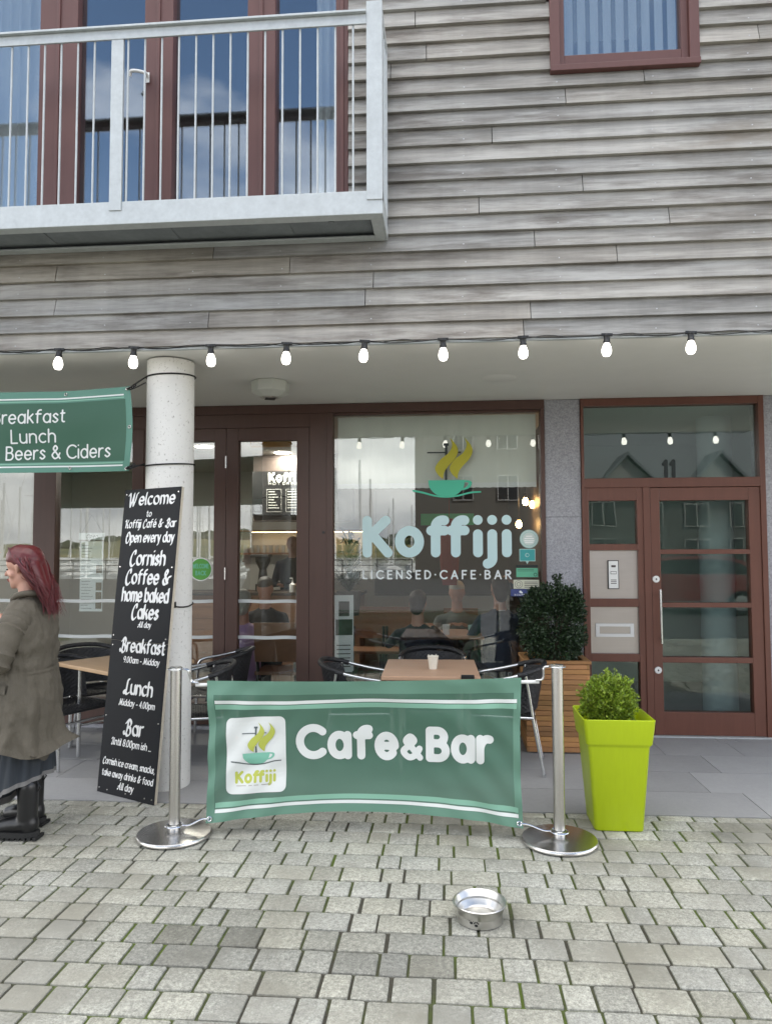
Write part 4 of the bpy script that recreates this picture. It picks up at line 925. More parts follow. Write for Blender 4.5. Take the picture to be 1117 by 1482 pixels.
# ================================================================== the people in the cafe
def in_person(label, x, y, rz, hz, top, hair, pose, tilt=.1, bald=False):
    t = thing('person', label, 'person', (x, y, 0), rz)
    hp, P = head_prims((.02, 0, hz), (1, 0, 0), 1.02, 1, tilt); sh = hz-.24; pr = list(hp)
    pr += [((-.0, 0, sh+.03), (.01, 0, hz-.08), .066, .060, 1), ((0, -.13, sh-.06), (0, .13, sh-.06), .085, .085, 0), ((0, -.05, sh-.03), (0, .05, sh-.03), .09, .09, 0), ((0, 0, sh-.1), (.0, 0, sh-.5), .155, .15, 0), ((0, -.07, sh-.15), (0, -.06, sh-.5), .12, .12, 0), ((0, .07, sh-.15), (0, .06, sh-.5), .12, .12, 0)]
    for sg, (el, ha) in zip((-1, 1), pose['arms']):
        S0 = (0, sg*.19, sh-.05); pr += [(S0, el, .062, .048, 0), (el, ha, .046, .034, pose.get('fore', 0))]
        dr_ = (Vector(ha)-Vector(el)).normalized(); pr += hand(Vector(ha)+dr_*.01, dr_, pose.get('hn', (0, 0, 1)), 1, 1, .45, sg)
    if pose['sit']:
        for sg in (-1, 1): pr += [((0, sg*.1, sh-.52), (.40, sg*.11, .50), .09, .07, 2), ((.40, sg*.11, .50), (.40, sg*.11, .09), .062, .045, 2), ((.38, sg*.11, .045), (.53, sg*.12, .04), .042, .036, 2)]
    else:
        for sg in (-1, 1): pr += [((0, sg*.09, sh-.5), (.01, sg*.1, .5), .10, .065, 2), ((.01, sg*.1, .5), (0, sg*.1, .09), .062, .045, 2), ((0, sg*.1, .045), (.14, sg*.11, .04), .045, .036, 2)]
    organic('body', pr, .013, [top, M['skin'], M['jeans']], t, 3)
    if hair is not None:
        organic('hair', [(P(-.035, 0, .06), P(.005, 0, .075), .088*1.02, .076, 0), (P(-.045, 0, .03), P(-.05, 0, -.055), .088, .066, 0)], .01, [hair], t, 3)
    return t, P, sh
in_person('grey-haired man in a dark jumper sitting and reading behind the right folding door', -1.97, 3.18, -PI/2, 1.175, M['navy'], M['hair_grey'], dict(sit=True, arms=(((.12, -.30, .70), (.32, -.08, .80)), ((.12, .28, .70), (.32, .08, .80)))), .45)
in_person('bald man in a dark apron standing behind the cafe counter', -2.26, 5.95, -PI/2, 1.70, M['navy'], None, dict(sit=False, arms=(((.06, -.27, 1.12), (.28, -.14, 1.13)), ((.06, .27, 1.12), (.28, .14, 1.13)))), .1)
in_person('person in a lilac top sitting with their back to the folding door', -2.02, 2.46, PI/2+.1, 1.08, M['lilac'], M['hair_fair'], dict(sit=True, arms=(((.12, -.27, .66), (.36, -.10, .80)), ((.12, .27, .66), (.36, .10, .80)))), .2)
in_person('person in a dark jacket hunched with their back to the big window', -.30, 2.62, PI/2-.15, 1.06, M['navy'], M['hair_dark'], dict(sit=True, arms=(((.12, -.30, .66), (.36, -.10, .80)), ((.12, .32, .66), (.36, .10, .80)))), .5)
t, P, sh = in_person('man in a slate waistcoat and white collar seated behind the big window, arm raised', .52, 2.78, PI/2+.25, 1.20, M['slate_vest'], M['hair_dark'], dict(sit=True, arms=(((.16, -.34, 1.02), (.06, -.16, 1.26)), ((.12, .27, .74), (.36, .10, .80))), fore=0), .1)
q = MB(); q.lathe([(.074, 0), (.066, .045), (.070, .045), (.080, 0)], (0.005, 0, sh+.005), 24); q.build('collar', M['shirt'], t, smooth=True)
in_person('fair-haired woman in a pale top facing the street across the window table', .10, 3.55, -PI/2, 1.12, M['grey_cloth'], M['hair_fair'], dict(sit=True, arms=(((.12, -.27, .68), (.34, -.10, .80)), ((.12, .27, .68), (.34, .10, .80)))), .3)
for x, y, lab, mm in ((-.02, 2.86, 'small white cup on the table inside the big window', 'white'), (.24, 2.84, 'clear tumbler on the table inside the big window', 'pale_stk')):
    q = MB(); q.lathe([(0, 0), (.032, 0), (.04, .10), (.037, .10), (.03, .008), (0, .008)], (0, 0, 0), 20); o = q.build('cup', M[mm], smooth=True); o.location = (x, y, .75); tag(o, lab, 'cup')
q = MB(); q.box(-.16, .16, -.11, .11, 0, .006); q.box(-.15, .0, -.10, .10, .006, .012); o = q.build('newspaper', M['cream_stk']); o.location = (-1.9, 2.80, .75); tag(o, 'folded newspaper on the table in front of the seated man', 'newspaper')

# ================================================================== THINGS OUTSIDE
# festoon string along the bottom of the cladding
t = thing('festoon_lights', 'string of lit white festoon bulbs on a black cable along the bottom of the cladding', 'festoon lights', (0, -.055, 0))
bx = [-4.6, -4.09, -3.58, -3.07, -2.566, -2.053, -1.534, -1.029, -.520, -.019, .485, 1.003, 1.514, 2.03, 2.54, 3.05]
pts = []; rf = random.Random(6)
for i, x in enumerate(bx):
    pts += [(x-.04, 0, 2.948), (x, 0, 2.946), (x+.04, 0, 2.948), (x+.16, -.004, 2.938+rf.uniform(-.008, .004)), (x+.34, 0, 2.938+rf.uniform(-.008, .008))]
q = MB(); q.tube(bez(pts, 4), .0042, 6); pts2 = [(x+rf.uniform(-.02, .02), .012, 2.948+rf.uniform(-.012, .012)) for x in np.arange(-4.7, 3.1, .13)]; q.tube(bez(pts2, 3), .0024, 5); q.build('cable', M['black'], t, smooth=True)
for i, x in enumerate(bx):
    z = 2.946+(0 if i != 3 else 0)
    q = MB(); q.lathe([(0, 0), (.020, 0), (.022, -.012), (.019, -.016), (.019, -.040), (.022, -.044), (.022, -.056), (.014, -.060)], (x, 0, z+.005), 20)
    q.box(x-.034, x+.034, -.008, .008, z-.005, z+.010); q.v = [(a-x, c, d-z) for a, c, d in q.v]; h = q.build('lamp_holder', M['black'], t, smooth=True); h.location = (x, 0, z); h.rotation_euler = (rf.uniform(-.10, .10), rf.uniform(-.09, .09), 0)
    q = MB(); q.lathe([(.014, -.052), (.019, -.064), (.027, -.084), (.0305, -.103), (.0285, -.121), (.020, -.137), (.0, -.143)], (0, 0, .005), 24); q.build('bulb', M['bulb'], h, smooth=True)
# soffit fittings
q = MB(); q.lathe([(.0, -.125), (.085, -.125), (.150, -.085), (.150, -.006), (.142, 0)], (0, 0, 0), 8, 0); q.lathe([(0, -.135), (.05, -.135), (.06, -.125)], (0, 0, 0), 16, 1)
for k in range(5): q.box(-.04, .04, -.045+k*.02, -.037+k*.02, -.137, -.135, 2)
o = q.build('ceiling_sounder', [M['offwhite'], M['panel'], M['black']]); o.location = (-1.39, .98, ZS-.002); o.rotation_euler = (0, 0, .35); tag(o, 'cream octagonal alarm fitting on the soffit right of the concrete column', 'alarm')
q = MB(); q.lathe([(0, -.006), (.12, -.006), (.135, 0)], (0, 0, 0), 32); o = q.build('ceiling_speaker', M['soffit'], smooth=True); o.location = (.41, 1.03, ZS-.001); tag(o, 'flat round speaker cover painted like the soffit above the big window', 'speaker')

# hanging banner (left)
t = thing('hanging_banner', 'green hanging banner listing breakfast, lunch, beers and ciders, tied to the column', 'banner')
HX0, HX1 = -4.75, -2.148
def hb(u, v, off=0):           # u along (metres X), v height in metres
    s = (u-HX0)/(HX1-HX0); e = max(0, (u-(HX1-.5))/.5)
    x = u+ .030*e*e*math.sin(PI*min(1, max(0, (v-2.14)/.57)))
    dz = -.05*math.sin(PI*s)*1.0
    y = .07+.035*math.sin(3.2*u+1.2*v)+.012*math.sin(9*v+2*u)+.01*noise.noise(Vector((u*3, v*4, 1)))
    return (x, y-off, v+(.016*e if v > 2.4 else -.002*e)*1+dz*.22*0)
zb = lambda u: 2.150-.016*(HX1-u)*.9 if u > -3.4 else 2.150-.018-.004*(HX1-u); zt = lambda u: 2.712-.02*(HX1-u)
def hbg(u0, u1, a, c): return lambda u, v: hb(u0+(u1-u0)*u, zb(u0+(u1-u0)*u)*(1-(a+(c-a)*v))+zt(u0+(u1-u0)*u)*(a+(c-a)*v))
q = MB()
def hmi(u, v):
    x = HX0+(HX1-HX0)*u
    if x > HX1-.040 or x < HX0+.04: return 1
    return 1 if (v < .115 or v > .855) else 0
q.grid(hbg(HX0, HX1, 0, 1), 130, 40, mif=hmi); cl = q.build('cloth', [M['h_mid'], M['h_edge']], t, smooth=True)
def hs(a, c, mi): 
    g = hbg(HX0+.04, HX1-.048, a, c); q.grid(lambda u, v: (lambda p: (p[0], p[1]-.002, p[2]))(g(u, v)), 130, 1, mi)
q = MB(); hs(.895, .913, 0); hs(.865, .878, 1); hs(.062, .080, 0); hs(.098, .112, 1); q.build('printed_stripe', [M['b_white'], M['b_mint']], t)
def hfn(u, v): return hb(u, v, .003)
sk = lambda uc: (lambda u, v: hfn(u, v+.030*(u-uc)))
q = MB()
letter_mesh(q, 'Breakfast', -3.085, -2.592, 2.480, .088, sk(-2.85), (.062, .062, 0), space=.24, cell=.0042, run=4)
letter_mesh(q, 'Lunch', -2.962, -2.655, 2.345, .088, sk(-2.85), (.062, .062, 0), space=.24, cell=.0042, run=4)
letter_mesh(q, 'Local', -3.315, -3.055, 2.232, .088, sk(-2.85), (.062, .062, 0), space=.24, cell=.0042, run=4)
letter_mesh(q, 'Beers & Ciders', -2.995, -2.285, 2.232, .088, sk(-2.85), (.062, .062, 0), space=.24, cell=.0042, run=4)
q.build('lettering', M['b_white'], t)
for uu, vv in ((-2.56, .05), (-2.60, .955), (HX1-.018, .5), (HX1-.02, .97), (HX1-.02, .03), (-3.3, .05), (-3.3, .955)):
    p = Vector(hb(uu, zb(uu)*(1-vv)+zt(uu)*vv)); q = MB(); q.tube([p+Vector((.009*math.cos(a*PI/6), -.003, .009*math.sin(a*PI/6))) for a in range(12)], .0028, 6, closed=True); q.build('eyelet', M['steel'], t, smooth=True)
pa = Vector(hb(HX1-.02, 2.695)); pb = Vector(hb(HX1-.02, 2.168)); cx, cy = -1.940, .31
def loop(z, dz, r=.168): return [(cx+r*math.cos(a), cy+r*math.sin(a), z+dz*math.sin(a*1.0+.6)) for a in np.linspace(PI*1.06, PI*3.06, 40)]
for p, z in ((pa, 2.83), (pb, 2.205)):
    q = MB()
    q.tube(bez([p, p+Vector((.03, -.01, .012)), Vector((-2.106, .27, z))]+[Vector(v) for v in loop(z, .012)][::3], 3), .0055, 7)
    q.tube(bez([p+Vector((.0, -.006, -.004)), p+Vector((.045, .0, .002)), Vector((-2.100, .25, z-.045 if z > 2.5 else z+.01))], 5), .0045, 6)
    for k in range(3): c_ = p+Vector((.028+.012*k, -.008, .012*k)); q.tube([c_+Vector((.008*math.cos(a*PI/4), .004*k, .008*math.sin(a*PI/4))) for a in range(8)], .004, 6, closed=True)
    q.build('tie_rope', M['rope'], t, smooth=True)
# bungee and hook at mid height on the column
q = MB(); q.tube([(cx+.167*math.cos(a), cy+.167*math.sin(a), 1.232+.01*math.sin(3*a)) for a in np.linspace(PI*1.5, PI*2.2, 14)], .005, 6); q.box(-1.865, -1.83, .145, .170, 1.222, 1.262); o = q.build('cable_tie', M['rope']); tag(o, 'short black cable tie round the column beside the tall menu sign', 'cable tie')

# ---- leaning menu sign
t = thing('menu_sign', 'tall black menu sign with white script lettering leaning against the concrete column', 'sign')
e_ = Vector((.895, -.446, 0)).normalized(); n_h = Vector((.446, .895, 0)).normalized(); BL = Vector((-2.347, .134, .003)); BR = BL+e_*.547
up_ = (n_h*.153+e_*.050+Vector((0, 0, 2.022))).normalized(); nb = e_.cross(up_).normalized()*1.0
if nb.y > 0: nb = -nb
bw_, bh_ = .547, 2.033
def bf_(u, v, d=0): return BL+e_*u+up_*v+nb*d
def slab(q, u0, u1, v0, v1, d0, d1, mi=0):
    vs = [bf_(u, v, d) for d in (d0, d1) for v in (v0, v1) for u in (u0, u1)]
    q.add(vs, [(0, 1, 3, 2), (4, 6, 7, 5), (0, 4, 5, 1), (2, 3, 7, 6), (0, 2, 6, 4), (1, 5, 7, 3)], mi)
q = MB(); slab(q, 0, bw_, 0, 1.002, -.008, -.002, 0); slab(q, 0, bw_, 1.0045, bh_, -.008, -.002, 0); q.build('panel', M['board'], t)
q = MB(); slab(q, .003, bw_-.001, .002, bh_-.002, -.030, -.0083, 0); q.build('backing_board', M['ply'], t)
q = MB(); ln = lambda u, v: bf_(u, v, -.0005); PN = (.118, .045, math.radians(40))
for txt, u0, u1, v, c, sh_ in (('Welcome', .036, .505, 1.925, .080, .05), ('to', .235, .29, 1.842, .040, .1), ('Koffiji Café & Bar', .028, .532, 1.768, .052, .1), ('Open every day', .050, .525, 1.668, .066, .1), ('Cornish', .112, .462, 1.515, .092, .05), ('Coffee &', .085, .53, 1.388, .092, .05),
     ('home baked', .065, .522, 1.270, .088, .05), ('Cakes', .178, .442, 1.157, .090, .05), ('All day', .25, .38, 1.100, .036, .15), ('Breakfast', .09, .53, .935, .084, .05), ('9.00am - Midday', .14, .49, .862, .038, .12), ('Lunch', .165, .452, .662, .088, .05), ('Midday - 4.00pm', .135, .482, .582, .040, .12),
     ('Bar', .20, .40, .402, .090, .05), ('Until 8.00pm ish ...', .095, .482, .322, .042, .12), ('Cornish ice cream, snacks,', .032, .532, .190, .041, .12), ('take away drinks & food', .032, .526, .115, .041, .12), ('All day', .195, .352, .046, .042, .15)):
    pen = PN if c > .06 else (.115, .055, math.radians(40))
    letter_mesh(q, txt, u0, u1, v, c, ln, pen, font=NIB, space=.235, cell=min(.0034, c/17), shear=sh_, run=14)
q.build('lettering', M['chalk'], t)
q = MB()
for u, v in ((.02, .03), (.527, .03), (.02, .5), (.527, .5), (.02, .97), (.527, .97), (.02, 1.035), (.527, 1.035), (.02, 1.5), (.527, 1.5), (.02, 2.0), (.527, 2.0), (.10, .025), (.28, .028), (.46, .028)):
    c_ = bf_(u, v, 0); q.add([c_+e_*.005*math.cos(k*PI/4)+up_*.005*math.sin(k*PI/4) for k in range(8)]+[c_-nb*.0025+e_*.006*math.cos(k*PI/4)+up_*.006*math.sin(k*PI/4) for k in range(8)], [tuple(range(8))]+[(k, (k+1) % 8, 8+(k+1) % 8, 8+k) for k in range(8)])
q.build('screws', M['steel'], t)

# ---- cafe barrier
SL, SR = Vector((-1.545, -.575, 0)), Vector((.600, -.505, 0))
def stanchion(loc, lab, H):
    t = thing('barrier_post', lab, 'barrier post', loc, 0, 'stainless cafe barrier posts')
    q = MB(); q.lathe([(0, .003), (.200, .003), (.206, .008), (.206, .020), (.201, .026), (.12, .032), (.045, .036), (.0, .036)], (0, 0, 0), 56); q.build('base', M['steel'], t, smooth=True)
    q = MB(); q.lathe([(.0315, .035), (.0315, H-.022), (.0, H-.022)], (0, 0, 0), 28); q.build('pole', M['steel'], t, smooth=True)
    q = MB(); q.lathe([(.0285, H-.022), (.0285, H-.018), (.0345, H-.015), (.0345, H-.003), (.031, H), (0, H)], (0, 0, 0), 28); q.build('cap', M['chrome'], t, smooth=True)
    q = MB(); q.lathe([(.036, .05), (.040, .052), (.040, .066), (.036, .068)], (0, 0, 0), 24); q.build('collar', M['chrome'], t, smooth=True)
    return t
stanchion(SL, 'stainless barrier post with round base left of the green banner, before the menu sign', .945)
stanchion(SR, 'stainless barrier post with round base right of the green banner, beside the lime planter', .968)
t = thing('barrier_banner', 'green cafe and bar banner with white lettering and logo stretched between two steel posts', 'banner')
BX0, BX1 = -1.365, .403
yl = lambda x: SL.y+(x-SL.x)/(SR.x-SL.x)*(SR.y-SL.y)
ztop = lambda x: .868+.026*(x-BX0)/(BX1-BX0)-.012*math.sin(PI*(x-BX0)/(BX1-BX0))
zbot = lambda x: .073+.052*math.sin(PI*(x-BX0)/(BX1-BX0))
def bb(x, s, off=0):       # x metres, s 0..1 bottom to top
    k = (x-BX0)/(BX1-BX0); z = zbot(x)*(1-s)+ztop(x)*s-.007*math.sin(x*6.1+1)*math.exp(-((s-.84)/.07)**2)
    belly = .085*math.sin(PI*k)**.8*math.sin(PI*min(1, (1-s)*.62))*1.0
    cr = math.exp(-((abs(2*k-1)-1+.0)*2.2)**2); wr = .010*noise.noise(Vector((x*3.2, z*7, 0)))+.014*math.exp(-((s-.88)/.08)**2)*math.sin(x*6.4+.6)+.006*math.sin(x*19+4*s)*s**3+.008*cr*math.sin(26*(s*.8+abs(2*k-1)))
    wr *= 1-s**10; belly *= 1-.0*s
    xe = x+(.012*math.sin(s*PI)*(1 if k < .5 else -1)*abs(2*k-1)**3)
    return (xe, yl(x)-.004-off+belly+wr, z)
q = MB()
def bmi(u, v): return 1 if (u < .022 or u > .978 or v < .085 or v > .902) else 0
q.grid(lambda u, v: bb(BX0+(BX1-BX0)*u, v), 136, 60, mif=bmi); q.build('cloth', [M['b_mid'], M['b_edge']], t, smooth=True)
q = MB(); XA, XB = BX0+.045, BX1-.022
wv = lambda u: .004*math.sin(u*12)
for a, c, mi in ((.832, .857, 0), (.792, .826, 1), (.062, .086, 0), (.096, .132, 1)):
    q.grid(lambda u, v: bb(XA+(XB-XA)*u, a+(c-a)*v, .002), 120, 1, mi)
q.build('printed_stripe', [M['b_white'], M['b_mint']], t)
def bs(x, z): return (z-zbot(x))/(ztop(x)-zbot(x))
def bfn(off, sk=0, xc=0): return lambda u, v: bb(u, bs(u, v+sk*(u-xc)), off)
q = MB(); q.grid(lambda u, v: (0, 0, 0), 1, 1); q = MB()
# white logo card with round corners, gridded so that it follows the cloth
rr_ = rrect(-1.262, -.925, .232, .662, .035)
def card(u, v):
    x = -1.262+.337*u; z0, z1 = .232, .662; dxl = min(u, 1-u)*.337; ins_ = 0
    if dxl < .035: ins_ = .035-math.sqrt(max(0, .035**2-(.035-dxl)**2))
    return bb(x, bs(x, z0+ins_+(z1-z0-2*ins_)*v+.035*(x+1.09)), .003)
uu_ = [0, .004, .012, .025, .045, .07, .104]; us = uu_+list(np.linspace(.15, .85, 12))+[1-a for a in uu_[::-1]]
q.grid(lambda u, v: card(us[min(len(us)-1, int(round(u*(len(us)-1))))], v), len(us)-1, 16); q.build('logo_card', M['b_white'], t)
lgf = bfn(.004, .035, -1.09); q = MB()
cup_logo(q, lambda u, v: lgf(-1.094+u*.245, .372+v*.228), (0, 1, 2, 3), lf)
letter_mesh(q, 'Koƒfiji', -1.213, -.985, .296, .055, lgf, (.14, .14, 0), font=BOLD, space=.36, cell=.003, mi=1, run=4)
for i in range(3): q.add([lgf(-1.205+i*.07, .275), lgf(-1.150+i*.07, .275), lgf(-1.150+i*.07, .279), lgf(-1.205+i*.07, .279)], [(0, 1, 2, 3)], 4)
q.build('logo', [M['cup_mint'], M['lime_steam'], M['grey_print'], M['grey_print'], M['panel']], t)
q = MB(); tf = lambda u, v: bb(u, bs(u, v-.012*(u+.3)), .004); PB = (.148, .148, 0)
letter_mesh(q, 'Cafe', -.868, -.282, .436, .156, tf, PB, font=BAR_, space=.335, cell=.006, run=5)
letter_mesh(q, '&', -.277, -.143, .436, .118, tf, (.15, .15, 0), cell=.005, run=5)
letter_mesh(q, 'Bar', -.130, .255, .436, .156, tf, PB, font=BAR_, space=.335, cell=.006, run=5)
q.build('lettering', M['b_white'], t)
q = MB(); q.tube([(BX0-.075, yl(BX0)+.024, .838), (BX1+.1, yl(BX1)+.024, .868)], .010, 14); q.build('crossbar', M['white'], t, smooth=True)
for side in (0, 1):
    P0 = SL if side == 0 else SR; sg = 1 if side == 0 else -1; H = .945 if side == 0 else .968; en_ = Vector((BX0-.075, yl(BX0)+.012, .850)) if side == 0 else Vector((BX1+.1, yl(BX1)+.012, .876))
    q = MB(); q.tube([P0+Vector((.047*math.cos(a), .047*math.sin(a), H-.012)) for a in np.linspace(0, 2*PI, 25)[:-1]], .003, 6, closed=True)
    for d in (-.008, .008): q.tube(bez([P0+Vector((sg*.045, d, H-.012)), P0+Vector((sg*.072, d, H-.022)), en_+Vector((-sg*.02, d, .012)), en_+Vector((sg*.02, d*.5, .002))], 5), .005, 7)
    q.build('top_hook', M['chrome'], t, smooth=True)
    q = MB(); q.tube([P0+Vector((.049*math.cos(a), .049*math.sin(a), .060)) for a in np.linspace(0, 2*PI, 25)[:-1]], .0045, 6, closed=True)
    c_ = Vector(bb(BX0+.02 if side == 0 else BX1-.02, .03))
    q.tube(bez([P0+Vector((sg*.048, -.004, .062)), P0+Vector((sg*.09, -.006, .066)), c_+Vector((-sg*.05, 0, -.006)), c_+Vector((0, -.006, 0))], 6), .004, 6)
    q.tube([c_+Vector((.012*math.cos(a), -.006, .012*math.sin(a))) for a in np.linspace(0, 2*PI, 13)[:-1]], .0035, 6, closed=True)
    q.build('bottom_tie', M['chrome'], t, smooth=True)

# ---- dog bowl
t = thing('dog_bowl', 'stainless steel dog bowl with paw prints on the cobbles', 'bowl', (.128, -1.385, .003))
q = MB(); q.lathe([(0, .006), (.090, .006), (.092, .010), (.1085, .066), (.116, .070), (.118, .074), (.1145, .077), (.108, .073), (.090, .0205), (.082, .012), (0, .011)][::-1], (0, 0, 0), 64)
q.lathe([(.1005, .0), (.1005, .006), (.094, .030), (.090, .030)][:2]+[(.0965, .052), (.108, .067)], (0, 0, 0), 64); q.build('bowl_body', M['bowl'], t, smooth=True)
def paw(a0, z0, s):
    def pt(da, dz): a = a0+da/.1; r = .1012-(.0045*(z0+dz)/.052); return (r*math.cos(a), r*math.sin(a), z0+dz)
    for cx_, cz_, rx, rz_ in ((0, -.004, .008, .006), (-.009, .005, .003, .0042), (-.003, .009, .003, .0045), (.004, .009, .003, .0045), (.010, .005, .003, .0042)):
        q.add([pt(s*(cx_+rx*math.cos(k*PI/5)), s*(cz_+rz_*math.sin(k*PI/5))) for k in range(10)], [tuple(range(10))])
q = MB(); paw(-PI/2-.42, .028, .95); paw(-PI/2-.20, .020, .95); q.build('paw_print', M['black'], t)

# ---- shrubs: real leaves spread through a crown
def leaves(mb, n, pick, size, rnd, flat=.5):
    for _ in range(n):
        p, out = pick(); s = size*rnd.uniform(.6, 1.25)
        d = (out+Vector((rnd.gauss(0, .7), rnd.gauss(0, .7), rnd.gauss(.25, .6)))).normalized(); a = d.orthogonal().normalized(); a.rotate(Matrix.Rotation(rnd.uniform(0, 2*PI), 3, d)); nrm = d.cross(a)
        w = s*flat; t = rnd.uniform(.6, 1.35); g = rnd.uniform(.9, 1.12)
        m1 = p+d*s*.5
        mb.add([p, m1+a*w*.5+nrm*w*.16, p+d*s-nrm*s*.1, m1-a*w*.5+nrm*w*.16, m1], [(0, 1, 4), (1, 2, 4), (2, 3, 4), (3, 0, 4)], 0, (t*g*(1.0), t, t*.9))
def rnd_unit(rnd):
    while True:
        v = Vector((rnd.uniform(-1, 1), rnd.uniform(-1, 1), rnd.uniform(-1, 1)))
        if .05 < v.length < 1: return v.normalized()
# wooden planter + dark evergreen
t = thing('timber_planter', 'square planter of stacked timber strips holding the dark evergreen shrub', 'planter', (.862, 1.53, 0))
q = MB(); rt = random.Random(9); W2 = .249; z = .012; k = 0
def tn(): a = rt.uniform(.66, 1.25); return (a, a*rt.uniform(.94, 1.03), a*rt.uniform(.85, 1.0))
while z < .70:
    h = .037; i = rt.uniform(-.0015, .0015); o_ = .022
    a = 0 if k % 2 else o_; c = o_ if k % 2 else 0
    q.box(-W2+a+i, W2-a, -W2+i, -W2+.022, z, z+h, 0, tn()); q.box(-W2+a, W2-a, W2-.022, W2, z, z+h, 0, tn())
    q.box(-W2, -W2+.022, -W2+c, W2-c, z, z+h, 0, tn()); q.box(W2-.022, W2+i, -W2+c, W2-c, z, z+h, 0, tn()); z += h+.0035; k += 1
q.build('timber_side', M['slat'], t, bevel=.0025)
q = MB(); z += .0
for a, c, d, e in ((-W2-.012, W2+.012, -W2-.012, -W2+.04), (-W2-.012, W2+.012, W2-.04, W2+.012), (-W2-.012, -W2+.04, -W2+.04, W2-.04), (W2-.04, W2+.012, -W2+.04, W2-.04)): q.box(a, c, d, e, z, z+.024, 0, tn())
q.build('rim', M['slat'], t, bevel=.003)
q = MB(); q.grid(lambda u, v: (-W2+.023+(W2*2-.046)*u, -W2+.023+(W2*2-.046)*v, .68+.015*noise.noise(Vector((u*6, v*6, 0)))), 14, 14); q.build('soil', M['soil'], t, smooth=True)
t = thing('evergreen_shrub', 'dense dark green clipped shrub growing in the timber planter by the granite pier', 'shrub', (.862, 1.50, .68))
r1 = random.Random(21)
def pickd():
    v = rnd_unit(r1); f = r1.random()**.33
    e = lambda c, k: math.copysign(abs(c)**k, c)
    x, y, z_ = e(v.x, .70)*.265, e(v.y, .70)*.265, e(v.z, .66)*.30
    bump = 1+.13*noise.noise(Vector((x*6, y*6, z_*6)))+.06*noise.noise(Vector((x*17, y*17, z_*17)))
    p = Vector((x, y, z_))*f*bump*(1.0 if f > .8 else 1); 
    return Vector((p.x, p.y, p.z+.33)), v
q = MB(); leaves(q, 11000, pickd, .031, r1, .55)
for sx, sz, hh in ((.02, .62, .13), (.05, .6, .16), (-.17, .55, .10), (.14, .5, .12), (-.08, .6, .08)):      # shoots that stick out on top
    def pk(): s = r1.random(); return Vector((sx+r1.gauss(0, .012), r1.gauss(-.05, .02), sz+hh*s-.04)), Vector((r1.gauss(0, .5), r1.gauss(0, .5), .5))
    leaves(q, 90, pk, .032, r1, .5)
q.build('foliage', M['leaf_dark'], t)
q = MB()
for i in range(14):
    a = i*2.4; q.tube(bez([(.015*math.cos(a), .015*math.sin(a), -.02), (.07*math.cos(a), .07*math.sin(a), .18), (.16*math.cos(a), .16*math.sin(a), .40)], 4), [.012, .011, .010, .009, .008, .007, .006, .005, .004], 6)
q.build('stem', M['twig'], t)
# lime planter + small bright shrub
t = thing('lime_planter', 'tall glossy lime green plastic planter with a small bright shrub on the cobbles', 'planter', (.962, -.19, .004))
q = MB()
def sq(w, z, r=.022): return [(x, y, z) for x, y in rrect(-w, w, -w, w, r, 5)]
prof = [(.134, 0), (.137, .004), (.172, .475), (.176, .485), (.183, .492), (.186, .50), (.200, .628), (.201, .634), (.197, .637), (.193, .632), (.182, .52), (.170, .50)]
vs = []; n4 = len(sq(.1, 0))
for w, z in prof: vs += sq(w, z)
fs = [(i*n4+j, i*n4+(j+1) % n4, (i+1)*n4+(j+1) % n4, (i+1)*n4+j) for i in range(len(prof)-1) for j in range(n4)]+[tuple(range(n4-1, -1, -1))]
q.add(vs, fs); q.build('pot', M['lime'], t, smooth=True)
q = MB(); q.grid(lambda u, v: (-.183+.366*u, -.183+.366*v, .555+.012*noise.noise(Vector((u*5, v*5, 3)))), 16, 16); q.build('soil', M['soil'], t, smooth=True)
t = thing('small_bright_shrub', 'small yellow-green rounded shrub growing in the lime planter', 'shrub', (.945, -.17, .555))
r2_ = random.Random(31)
def pickl():
    v = rnd_unit(r2_); f = r2_.random()**.36; b_ = 1+.22*noise.noise(v*2.3+Vector((3, 1, 2)))+.14*noise.noise(v*6)
    p = Vector((v.x*.158, v.y*.158, v.z*.162))*f*b_; return Vector((p.x, p.y, p.z+.140)), (v+Vector((0, 0, .5))).normalized()
q = MB(); leaves(q, 6200, pickl, .021, r2_, .66)
for i in range(30):
    v = rnd_unit(r2_); v.z = abs(v.z); c_ = Vector((v.x*.15, v.y*.15, v.z*.155+.135))
    def pk(): s = r2_.random(); return c_+v*.036*s+Vector((r2_.gauss(0, .006), r2_.gauss(0, .006), .01*s)), v
    leaves(q, 16, pk, .019, r2_, .5)
q.build('foliage', M['leaf_lime'], t)
q = MB()
for i in range(9): a = i*2.4; q.tube([(.01*math.cos(a), .01*math.sin(a), -.02), (.05*math.cos(a), .05*math.sin(a), .08), (.09*math.cos(a), .09*math.sin(a), .19)], [.006, .005, .003], 6)
q.build('stem', M['twig'], t)

# ---- bistro tables and chairs
def bistro_table(lab, x, y, rz, w, d, mat):
    t = thing('bistro_table', lab, 'table', (x, y, 0), rz, 'bistro tables outside the cafe')
    q = MB(); q.box(-w/2, w/2, -d/2, d/2, .712, .742); q.build('tabletop', mat, t, bevel=.006)
    q = MB(); q.box(-w/2+.10, w/2-.10, -d/2+.10, d/2-.10, .690, .711)
    for sx in (-1, 1):
        for sy in (-1, 1): q.tube([(sx*(w/2-.13), sy*(d/2-.13), .70), (sx*(w/2-.13), sy*(d/2-.13), .012)], .016, 12)
        q.tube([(sx*(w/2-.13), -(d/2-.13), .25), (sx*(w/2-.13), (d/2-.13), .25)], .009, 8)
    q.build('legs', M['chrome'], t, smooth=True)
    return t
bistro_table('light wooden bistro table with a paper cup behind the green barrier banner', -.13, .79, .02, .68, .80, M['tabletop'])
bistro_table('light wooden bistro table at left, between the woman and the tall menu sign', -2.53, .96, -.59, .75, .75, M['tabletop2'])
